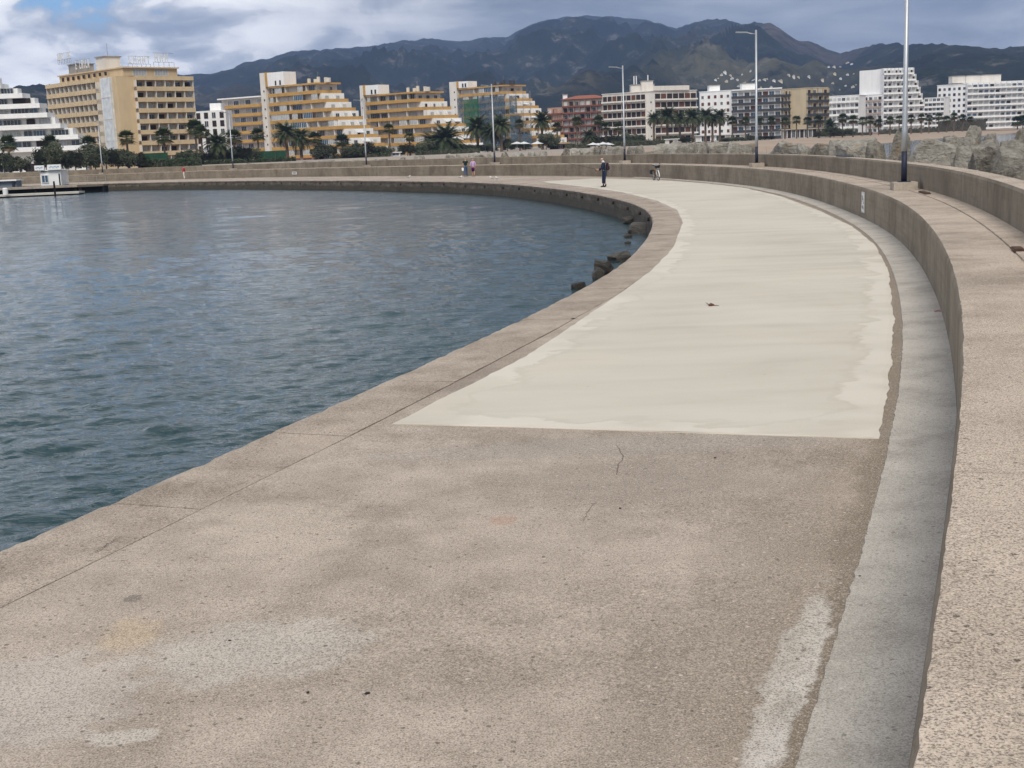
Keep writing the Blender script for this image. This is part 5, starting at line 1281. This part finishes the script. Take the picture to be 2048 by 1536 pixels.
for k, px in enumerate((122, 134, 153, 172, 190, 208)):
    p = pt(px, 163.5); mb = MB(); mb.tube([(p.x, 163.5, -.05), (p.x, 163.5, 1.0)], .03, 6); mb.build('post', M_mech, rl)
for z in (.5, 1.0): mb = MB(); a = pt(122, 163.5); c = pt(208, 163.5); mb.tube([(a.x, 163.5, z), (c.x, 163.5, z)], .022, 6); mb.build('rail', M_mech, rl)

# ------------------------------------------------------------------ people
def skinned(name, V, E, mat, parent=None, sub=1, root=None):
    me = bpy.data.meshes.new(name); me.from_pydata([v[0] for v in V], [], E); ob = bpy.data.objects.new(name + '_tmp', me); C.objects.link(ob)
    sm = ob.modifiers.new('s', 'SKIN'); sm.use_smooth_shade = True
    for i, v in enumerate(V):
        d = me.skin_vertices[0].data[i]; r = v[1]; d.radius = (r, r) if isinstance(r, (int, float)) else r; d.use_root = (i == (root or 0))
    s2 = ob.modifiers.new('u', 'SUBSURF'); s2.levels = s2.render_levels = sub
    dg = bpy.context.evaluated_depsgraph_get(); dg.update(); m2 = bpy.data.meshes.new_from_object(ob.evaluated_get(dg)); bpy.data.objects.remove(ob)
    m2.materials.clear(); m2.materials.append(mat); m2.name = name
    o = bpy.data.objects.new(name, m2); C.objects.link(o)
    if parent: o.parent = parent
    return o
cloth = lambda n, c: plain(n, c, .9, .1, .18, 9)
M_skin = plain('skin', (.46, .27, .19), .6, var=.06, scale=6)
def hand(V, E, wrist_i, d, side, curl=.5, size=1.0):
    """palm and five fingers rooted at a wrist vertex; d the hand direction, side the thumb side"""
    w0 = Vector(V[wrist_i][0]); d = Vector(d).normalized(); side = Vector(side); side = (side - d * side.dot(d)).normalized(); nrm_ = d.cross(side)
    i0 = len(V); V.append((tuple(w0 + d * .05 * size), .026)); E.append((wrist_i, i0))
    i1 = len(V); V.append((tuple(w0 + d * .095 * size), .028)); E.append((i0, i1))
    for k, (o, L) in enumerate(((.028, .07), (.010, .08), (-.009, .074), (-.027, .058))):
        b = w0 + d * .10 * size + side * o; m = b + (d * math.cos(curl) + nrm_ * math.sin(curl)) * L * .5; t = m + (d * math.cos(curl * 2) + nrm_ * math.sin(curl * 2)) * L * .5
        j = len(V); V += [(tuple(b), .009), (tuple(m), .0085), (tuple(t), .0075)]; E += [(i1, j), (j, j+1), (j+1, j+2)]
    j = len(V); V += [(tuple(w0 + d * .05 + side * .035), .010), (tuple(w0 + d * .085 + side * .055 + nrm_ * .015), .0085)]; E += [(i0, j), (j, j+1)]
def person(loc, rz, label, J, cl, h=1.0, group=None, sub=1):
    """J joints in metres (x right of the figure, y forward, z up); cl clothing pieces"""
    r = empty('person', loc, label, 'person', group); r.rotation_euler = (0, 0, rz)
    V = []; E = []; I = {}
    def add(n, p, rad): I[n] = len(V); V.append((tuple(Vector(p) * h), rad * h if isinstance(rad, (int, float)) else tuple(q * h for q in rad)))
    rad = dict(pelvis=(.15, .105), waist=(.135, .10), chest=(.16, .11), neckb=(.085, .07), neck=.052, head0=.062, head1=(.078, .095), head2=(.075, .09), head3=.045)
    for n in ('pelvis', 'waist', 'chest', 'neckb', 'neck', 'head0', 'head1', 'head2', 'head3'): add(n, J[n], rad[n])
    ch = ['pelvis', 'waist', 'chest', 'neckb', 'neck', 'head0', 'head1', 'head2', 'head3']
    for a, c in zip(ch, ch[1:]): E.append((I[a], I[c]))
    for s in 'LR':
        for n, q in (('sh', .062), ('el', .045), ('wr', .028)): add(n + s, J[n + s], q)
        E += [(I['neckb'], I['sh' + s]), (I['sh' + s], I['el' + s]), (I['el' + s], I['wr' + s])]
        for n, q in (('hip', .09), ('kn', .06), ('an', .042), ('ball', .035), ('toe', .025)): add(n + s, J[n + s], q)
        E += [(I['pelvis'], I['hip' + s]), (I['hip' + s], I['kn' + s]), (I['kn' + s], I['an' + s]), (I['an' + s], I['ball' + s]), (I['ball' + s], I['toe' + s])]
    for s in 'LR':
        d = Vector(J['wr' + s]) - Vector(J['el' + s]); hand(V, E, I['wr' + s], d, (0, .3, 1) if abs(d.normalized().z) < .7 else (0, 1, 0), .55)
    skinned('body', V, E, M_skin, r, sub)
    # face: nose, ears, eyes
    hd = Vector(J['head1']) * h; fw = (J.get('face') or Vector((0, 1, 0))); fw = Vector(fw).normalized(); rt_ = fw.cross(Vector((0, 0, 1))).normalized()
    for nm, lst, mt in (('nose', [(fw * .098 + Vector((0, 0, -.005)), .014)], M_skin), ('eye', [(fw * .082 + rt_ * .03 + Vector((0, 0, .02)), .010), (fw * .082 - rt_ * .03 + Vector((0, 0, .02)), .010)], M_ink), ('ear', [(rt_ * .083, .022), (-rt_ * .083, .022)], M_skin), ('mouth', [(fw * .085 + Vector((0, 0, -.045)), .012)], plain('lip', (.30, .12, .10), .6))):
        for o, q in lst:
            bm = bmesh.new(); bmesh.ops.create_icosphere(bm, subdivisions=2, radius=q); me = bpy.data.meshes.new(nm); bm.to_mesh(me); bm.free(); me.materials.append(mt)
            ob = bpy.data.objects.new(nm, me); C.objects.link(ob); ob.parent = r; ob.location = hd + o * h
    for (nm, chains, mt) in cl:
        V = []; E = []
        for chn in chains:
            prev = None
            for (n, rr) in chn:
                p = J[n] if isinstance(n, str) else n
                key = (n if isinstance(n, str) else None)
                ex = [i for i, v in enumerate(V) if key and v[2] == key]
                if ex: i = ex[0]
                else: i = len(V); V.append((tuple(Vector(p) * h), rr * h if isinstance(rr, (int, float)) else tuple(q * h for q in rr), key))
                if prev is not None: E.append((prev, i))
                prev = i
        skinned(nm, V, E, mt, r, sub)
    return r
def stand(step=.0, armL=None, armR=None, lean=0.0, head_tilt=0.0):
    J = dict(pelvis=(0, 0, .95), waist=(0, lean * .3, 1.10), chest=(0, lean * .7, 1.30), neckb=(0, lean, 1.45), neck=(0, lean + .01, 1.52), head0=(0, lean + .03 + head_tilt * .3, 1.575), head1=(0, lean + .035 + head_tilt * .6, 1.64), head2=(0, lean + .03 + head_tilt * .8, 1.70), head3=(0, lean + .02 + head_tilt * .8, 1.755))
    for s, sg in (('L', -1), ('R', 1)):
        J['sh' + s] = (sg * .185, lean, 1.43); J['el' + s] = (sg * .25, lean - .02, 1.14); J['wr' + s] = (sg * .26, lean + .06, .90)
        st = step * sg
        J['hip' + s] = (sg * .09, 0, .90); J['kn' + s] = (sg * .10, st * .5 + .02 + abs(st) * .12, .50); J['an' + s] = (sg * .10, st - .02, .085 + (.04 if st < 0 else 0)); J['ball' + s] = (sg * .105, st + .10, .035); J['toe' + s] = (sg * .108, st + .17, .03)
    if armL: J['elL'], J['wrL'] = armL
    if armR: J['elR'], J['wrR'] = armR
    return J
def hair_piece(J, rr=(.088, .102), low=True): return [[('head1', (.082, .10) if low else .07), ('head2', rr), ('head3', .06)]]
shoe = lambda s, r=.048: [('an' + s, .046), ('ball' + s, r), ('toe' + s, .035)]
# walking couple, seen from behind
cp = gp(938, 353.5, 0)
J = stand(.16, armR=((.22, .02, 1.16), (.27, .14, .98)))
person((cp.x - .28, cp.y, 0), .05, 'person in dark green shirt and blue jeans walking with a white bag', J, [
    ('shirt', [[('pelvis', (.165, .12)), ('waist', (.15, .115)), ('chest', (.178, .128)), ('neckb', (.095, .08))], [('neckb', .08), ('shL', .078), ((-.225, -.01, 1.26), .066)], [('neckb', .08), ('shR', .078), ((.205, .01, 1.27), .066)]], cloth('dark_green_cloth', (.010, .035, .032))),
    ('jeans', [[('waist', (.14, .105)), ('pelvis', (.162, .118))], [('pelvis', .1), ('hipL', .103), ('knL', .075), ('anL', .066)], [('pelvis', .1), ('hipR', .103), ('knR', .075), ('anR', .066)]], cloth('blue_denim', (.06, .10, .19))),
    ('shoe', [shoe('L')], cloth('dark_shoe', (.02, .018, .018))), ('shoe', [shoe('R')], cloth('dark_shoe', (.02, .018, .018))), ('hair', hair_piece(J), cloth('grey_fair_hair', (.30, .24, .18)))])
J = stand(-.13, armL=((-.24, .0, 1.14), (-.24, .10, .93)))
person((cp.x + .42, cp.y + .1, 0), -.05, 'person in lilac cardigan and dark purple skirt walking arm in arm', J, [
    ('cardigan', [[('pelvis', (.185, .14)), ('waist', (.155, .12)), ('chest', (.17, .125)), ('neckb', (.092, .08))], [('neckb', .08), ('shL', .075), ('elL', .06), ((-.24, .07, .98), .05)], [('neckb', .08), ('shR', .075), ('elR', .06), ((.258, .04, .95), .05)]], cloth('lilac_knit', (.52, .37, .60))),
    ('skirt', [[('pelvis', (.175, .135)), ((0, 0, .80), (.19, .15)), ((0, 0, .62), (.185, .15)), ((0, 0, .48), (.18, .15))]], cloth('purple_cloth', (.055, .006, .085))),
    ('shoe', [shoe('L')], cloth('tan_shoe', (.20, .11, .06))), ('shoe', [shoe('R')], cloth('tan_shoe', (.20, .11, .06))), ('hair', hair_piece(J, (.095, .108)), cloth('fair_hair', (.42, .30, .18)))], .94)
bag = empty('carrier_bag', (cp.x - .56, cp.y + .05, .60), 'small white carrier bag hanging from the hand of the person in green', 'bag')
mb = MB(); q = bag.location; mb.box8([(q.x - .08, q.y - .05, .58), (q.x + .08, q.y - .05, .58), (q.x + .08, q.y + .05, .58), (q.x - .08, q.y + .05, .58), (q.x - .10, q.y - .03, .84), (q.x + .10, q.y - .03, .84), (q.x + .10, q.y + .03, .84), (q.x - .10, q.y + .03, .84)]); mb.build('pouch', M_kios, bag)
mb = MB(); mb.tube([(q.x - .05, q.y, .83), (q.x - .02, q.y, .93), (q.x + .02, q.y, .93), (q.x + .05, q.y, .83)], .008, 5); mb.build('handle', M_kios, bag)
# angler looking left over the harbour
fp = gp(1209, 374.5, 0); frz = PI / 2 + .12
J = stand(.06, armL=((-.23, .14, 1.16), (-.14, .40, 1.10)), armR=((.24, .10, 1.14), (.10, .36, 1.00)), lean=.04, head_tilt=.09)
navy = cloth('navy_overalls', (.018, .030, .062))
fis = person((fp.x, fp.y, .0), frz, 'person in white cap and navy clothes fishing at the edge of the pale screed', J, [
    ('jacket', [[('pelvis', (.175, .13)), ('waist', (.16, .122)), ('chest', (.182, .135)), ('neckb', (.10, .085))], [('neckb', .08), ('shL', .08), ('elL', .066), ((-.155, .36, 1.11), .05)], [('neckb', .08), ('shR', .08), ('elR', .066), ((.115, .32, 1.02), .05)]], navy),
    ('trousers', [[('waist', (.145, .11)), ('pelvis', (.165, .12))], [('pelvis', .1), ('hipL', .108), ('knL', .082), ((-.10, .04, .20), .075)], [('pelvis', .1), ('hipR', .108), ('knR', .082), ((.10, .06, .20), .075)]], navy),
    ('boot', [[((-.10, -.06, .22), .055)] + shoe('L', .054)], cloth('black_boot', (.012, .010, .012))), ('boot', [[((.10, .04, .22), .055)] + shoe('R', .054)], cloth('black_boot', (.012, .010, .012))),
    ('neck_cloth', [[('head1', (.090, .104)), ('neck', .085), ((0, -.05, 1.46), .075)]], cloth('white_cotton', (.74, .74, .73))),
    ('cap', [[((0, .11, 1.70), (.094, .108)), ((0, .10, 1.76), (.07, .085))], [((0, .11, 1.70), .08), ((0, .21, 1.675), (.07, .02))], [((0, .11, 1.70), .08), ((0, -.02, 1.66), (.07, .02))]], cloth('cream_cap', (.68, .64, .54)))])
def w2(root, p): return root.matrix_basis @ Vector(p)
rod = empty('fishing_rod', tuple(w2(fis, (0, .42, 1.05))), 'long thin dark fishing rod held out over the water by the angler', 'fishing rod')
g0 = w2(fis, (.06, .20, .92)); g1 = w2(fis, (-.06, .62, 1.15)); g2 = w2(fis, (-.55, 3.1, 1.75))
mb = MB(); mb.tube([g0, g1, g2], [.016, .013, .004], 6); mb.build('blank', M_rail, rod)
mb = MB(); mb.tube([g0, g0.lerp(g1, .8)], .02, 8); mb.build('grip', plain('cork', (.30, .17, .08), .9), rod)
mb = MB(); cq = g0.lerp(g1, .75) + Vector((0, 0, -.07)); mb.tube([cq + Vector((0, -.04, 0)), cq + Vector((0, .04, 0))], .04, 10); mb.build('reel', M_rail, rod)
bp_ = empty('backpack', tuple(w2(fis, (0, -.2, 1.25))), 'dark maroon backpack worn by the angler over a hanging grey bag', 'backpack')
def wornbox(parent, nm, c, hf, mat, taper=.8):
    P = [w2(fis, (c[0] + x * hf[0] * (taper if z > 0 else 1), c[1] + y * hf[1] * (taper if z > 0 else 1), c[2] + z * hf[2])) for z in (-1, 1) for x, y in ((-1, -1), (1, -1), (1, 1), (-1, 1))]
    mb = MB(); mb.box8(P); o = mb.build(nm, mat, parent); bv = o.modifiers.new('b', 'BEVEL'); bv.width = .04; bv.segments = 2; return o
wornbox(bp_, 'main_pocket', (0, -.21, 1.25), (.15, .085, .22), cloth('maroon_nylon', (.045, .022, .032))); wornbox(bp_, 'front_pocket', (0, -.315, 1.17), (.11, .025, .10), cloth('maroon_nylon', (.05, .026, .036)))
for sx in (-.10, .10): mb = MB(); mb.tube([w2(fis, (sx, -.13, 1.44)), w2(fis, (sx, .02, 1.51)), w2(fis, (sx, .17, 1.34)), w2(fis, (sx * 1.3, -.10, 1.08))], .018, 6); mb.build('strap', M_rail, bp_)
gb = empty('shoulder_bag', tuple(w2(fis, (.05, -.2, .85))), 'grey shoulder bag hanging behind the angler below the backpack', 'bag'); wornbox(gb, 'pouch', (.06, -.22, .85), (.14, .06, .17), cloth('grey_canvas', (.16, .14, .135)), 1.0)
mb = MB(); mb.tube([w2(fis, (.06, -.2, 1.0)), w2(fis, (.2, -.05, 1.25)), w2(fis, (.14, .0, 1.50))], .014, 6); mb.build('strap', M_rail, gb)
# walker in red on the far quay
rp = gp(369, 358.5, 0); J = stand(.12)
person((rp.x, rp.y, 0), 1.2, 'person in red jacket and white trousers walking along the far quay', J, [
    ('jacket', [[('pelvis', (.18, .135)), ('waist', (.165, .12)), ('chest', (.18, .13)), ('neckb', (.1, .085))], [('neckb', .08), ('shL', .08), ('elL', .066), ('wrL', .05)], [('neckb', .08), ('shR', .08), ('elR', .066), ('wrR', .05)]], cloth('red_cloth', (.42, .05, .06))),
    ('trousers', [[('waist', (.14, .105)), ('pelvis', (.165, .12))], [('pelvis', .1), ('hipL', .103), ('knL', .075), ('anL', .066)], [('pelvis', .1), ('hipR', .103), ('knR', .075), ('anR', .066)]], cloth('white_cloth', (.66, .64, .60))), ('hair', hair_piece(J), cloth('brown_hair', (.10, .06, .04)))])

# ------------------------------------------------------------------ bicycle on its stand by the wall, front wheel towards us
bq = gp(1317, 361.5, 0); by = empty('bicycle', (bq.x, bq.y, .016), 'parked bicycle with white fork, dark basket and turned handlebar near the sea wall', 'bicycle')
M_tyre = plain('tyre_rubber', (.018, .018, .018), .9); M_bwhitep = plain('white_paint', (.72, .70, .66), .4); M_bblack = plain('black_metal', (.02, .02, .024), .4); M_orange = plain('amber_frame', (.28, .14, .04), .5)
brz = PI / 2 - .18
def B3(p, lean=-.09):
    """bike frame: x across (right), y towards the rear, z up; leaned on the stand"""
    x, y, z = p; x, z = x * math.cos(lean) + z * math.sin(lean), z * math.cos(lean) - x * math.sin(lean)
    return (x * math.cos(.15) - y * math.sin(.15), x * math.sin(.15) + y * math.cos(.15), z)
def bt(nm, pts, r_, mat, seg=8, par=by, smooth=True):
    mb = MB(); mb.tube([B3(p) for p in pts], r_, seg); return mb.build(nm, mat, par, (0, 0, 0), smooth)
for wy in (0.0, 1.08):
    wh_ = empty('wheel', (0, 0, 0)); wh_.parent = by; R = .33
    bt('tyre', [(0, wy + R * math.cos(a), R + R * math.sin(a)) for a in np.linspace(0, 2 * PI, 29)], .026, M_tyre, 8, wh_); bt('rim', [(0, wy + .295 * math.cos(a), R + .295 * math.sin(a)) for a in np.linspace(0, 2 * PI, 29)], .012, M_galv, 6, wh_)
    bt('hub', [(-.05, wy, R), (.05, wy, R)], .025, M_galv, 8, wh_)
    for a in np.linspace(0, 2 * PI, 13)[:-1]: bt('spoke', [(0, wy, R), (0, wy + .29 * math.cos(a), R + .29 * math.sin(a))], .0025, M_galv, 4, wh_)
    bt('mudguard', [(0, wy + .375 * math.cos(a), R + .375 * math.sin(a)) for a in np.linspace(PI * .05, PI * 1.08, 15)], .034, M_bwhitep if wy == 0 else M_bblack, 6)
bt('fork', [(-.075, 0, .33), (-.075, .05, .74), (0, .09, .80), (.075, .05, .74), (.075, 0, .33)], .024, M_bwhitep)
bt('head_tube', [(0, .08, .76), (0, .14, 1.0)], .026, M_orange); bt('down_tube', [(0, .10, .82), (0, .52, .32)], .026, M_orange); bt('top_tube', [(0, .13, .94), (0, .66, .70)], .022, M_orange); bt('seat_tube', [(0, .52, .32), (0, .70, .86)], .022, M_orange); bt('chain_stay', [(.05, .52, .32), (.05, 1.08, .33)], .014, M_orange); bt('seat_stay', [(.05, .66, .72), (.05, 1.08, .33)], .014, M_orange); bt('seat_post', [(0, .70, .86), (0, .74, .98)], .014, M_galv)
mb = MB(); mb.box8([B3(p) for p in ((-.03, .58, .97), (.03, .58, .97), (.09, .86, .98), (-.09, .86, .98), (-.025, .58, 1.01), (.025, .58, 1.01), (.08, .86, 1.05), (-.08, .86, 1.05))]); mb.build('saddle', M_bblack, by, (0, 0, 0))
bt('handlebar', [(-.36, .22, 1.10), (-.22, .10, 1.13), (-.06, .10, 1.02), (.06, .10, 1.02), (.18, .12, 1.10), (.30, .24, 1.08)], .015, M_galv)
for sx in (-1, 1): bt('grip', [(sx * .36 if sx < 0 else .30, .22, 1.10), (sx * .28 if sx < 0 else .24, .16, 1.12)], .02, M_bblack)
mb = MB(); mb.box8([B3(p) for p in ((-.15, -.16, .84), (.13, -.16, .84), (.13, .06, .84), (-.15, .06, .84), (-.20, -.20, 1.02), (.17, -.20, 1.02), (.17, .07, 1.02), (-.20, .07, 1.02))]); mb.build('basket', M_bblack, by, (0, 0, 0))
mb = MB(); mb.box8([B3(p) for p in ((-.26, .95, .45), (-.10, .95, .45), (-.10, 1.25, .45), (-.26, 1.25, .45), (-.26, .95, .72), (-.10, .95, .72), (-.10, 1.25, .72), (-.26, 1.25, .72))]); mb.box8([B3(p) for p in ((.10, .95, .45), (.26, .95, .45), (.26, 1.25, .45), (.10, 1.25, .45), (.10, .95, .72), (.26, .95, .72), (.26, 1.25, .72), (.10, 1.25, .72))]); mb.build('pannier', M_bblack, by, (0, 0, 0))
bt('pedal', [(-.16, .50, .20), (-.08, .52, .24)], .02, M_bblack); bt('kickstand', [(-.02, .60, .30), (-.22, .62, .01)], .012, M_bblack); bt('headlamp', [(0, -.20, .80), (0, -.12, .80)], .035, M_galv)
mb = MB(); mb.tube([B3((.0, .52, .32)), B3((.03, .52, .32))], .09, 14); mb.build('chainring', M_galv, by, (0, 0, 0))

# ------------------------------------------------------------------ gulls and litter on the quay
M_gw = plain('gull_white', (.72, .71, .69), .7, var=.05); M_gg = plain('gull_grey', (.30, .31, .33), .7); M_bill = plain('gull_bill', (.5, .32, .04), .5)
def gull(px, py, rz, label):
    p = gp(px, py, .015); r = empty('gull', (p.x, p.y, .012), label, 'gull'); r.rotation_euler = (0, 0, rz)
    skinned('body', [((-.20, 0, .17), .02), ((-.08, 0, .19), .055), ((.03, 0, .21), .07), ((.10, 0, .26), .05), ((.12, 0, .32), .035), ((.14, 0, .36), .036), ((.17, 0, .365), .02)], [(i, i+1) for i in range(6)], M_gw, r, 1, 2)
    for sy in (-1, 1): skinned('wing', [((.06, sy * .055, .23), (.02, .045)), ((-.06, sy * .06, .21), (.018, .045)), ((-.22, sy * .03, .18), (.01, .02))], [(0, 1), (1, 2)], M_gg, r, 1)
    for sy in (-.025, .025): mb = MB(); mb.tube([(0, sy, .16), (.0, sy, .0)], .006, 5); mb.tube([(-.01, sy, .006), (.04, sy, .006)], .008, 5); mb.build('leg', M_bill, r, (0, 0, 0))
    mb = MB(); mb.tube([(.185, 0, .362), (.225, 0, .352)], [.012, .004], 6); mb.build('bill', M_bill, r, (0, 0, 0))
gull(921, 359.5, .4, 'white and grey gull standing alone on the quay left of the couple'); gull(983, 361, 2.6, 'white and grey gull standing by the start of the pale screed'); gull(994, 361.5, 2.2, 'whiter gull just right of another gull at the quay edge'); gull(818, 358, 0.2, 'small gull standing on the far quay edge before the ochre blocks')
tp = gp(1423, 612, .018); tw = empty('palm_stalk', (tp.x, tp.y, .02), 'dark withered palm fruit stalk with two twigs lying on the pale screed', 'plant debris')
mb = MB(); mb.tube([(tp.x - .045, tp.y, .03), (tp.x - .01, tp.y + .01, .045), (tp.x + .045, tp.y + .01, .032)], [.015, .026, .012], 8); mb.build('knot', M_brown, tw)
mb = MB(); mb.tube([(tp.x - .03, tp.y, .03), (tp.x - .055, tp.y + .22, .05)], [.010, .004], 6); mb.build('twig', M_bark, tw)
mb = MB(); mb.tube([(tp.x + .03, tp.y, .03), (tp.x + .12, tp.y - .02, .025)], [.008, .004], 6); mb.build('twig', M_bark, tw)
lp = gp(1880, 625, .02); li = empty('wrapper', (lp.x, lp.y, .03), 'crumpled pinkish wrapper lying in the gutter at the foot of the wall', 'litter')
bm = bmesh.new(); bmesh.ops.create_icosphere(bm, subdivisions=2, radius=1)
for v in bm.verts: v.co = Vector((v.co.x * .085, v.co.y * .05, v.co.z * .018)) * (1 + .6 * mnoise.noise(v.co * 3))
me = bpy.data.meshes.new('foil'); bm.to_mesh(me); bm.free(); me.materials.append(plain('pink_foil', (.40, .22, .22), .35, .5, .5, 20)); o = bpy.data.objects.new('foil', me); C.objects.link(o); o.parent = li; o.location = (0, 0, .018)
mb = MB(); mb.box((lp.x + .05, lp.y, .045), (.03, .02, .004), 0, .5); mb.build('label', M_kios, li)
def pebble(px, py, h_, r_, k):
    p = gp(px, py, h_); o = bpy.data.objects.new('pebble', ROCKW[k % 4]); C.objects.link(o); o.location = (p.x, p.y, p.z + r_ * .12); o.scale = (r_ * .75, r_ * .55, r_ * .22); o.rotation_euler = (0, 0, k)
    return tag(o, None, None)
for k, (px, py, h_, r_, lab) in enumerate([(1724, 1373, .02, .012, 'round brown pebble lying in the cement gutter'), (1430, 916, 0, .022, 'dark leaf-like chip on old concrete near the screed edge'), (1240, 1017, 0, .02, 'dark chip on old concrete below the crack'), (1720, 1152, .02, .012, 'dark pebble in the gutter above the round brown one'), (735, 1387, 0, .02, 'flat dark chip near the white stain'), (615, 1385, 0, .018, 'small dark chip left of the flat one near the white stain'), (460, 1281, 0, .015, 'tiny dark chip on the yellow-white stain'), (1146, 638, 0.004, .05, 'dark flake lying on the coping beside the water')]):
    o = pebble(px, py, h_, r_, k); tag(o, lab, 'pebble')

# ------------------------------------------------------------------ air
M_hz, n, b = new_mat('haze_air'); M_hz.node_tree.nodes.remove(b)
pv = n.n('ShaderNodeVolumePrincipled', {'Color': (.40, .58, 1.0, 1), 'Density': .00008, 'Anisotropy': .0})
n.link(pv.outputs[0], M_hz.node_tree.nodes['Material Output'].inputs['Volume'])
mb = MB(); mb.box((0, 4000, 399), (8000, 4600, 402)); hz = mb.build('haze', M_hz); hz['kind'] = 'stuff'
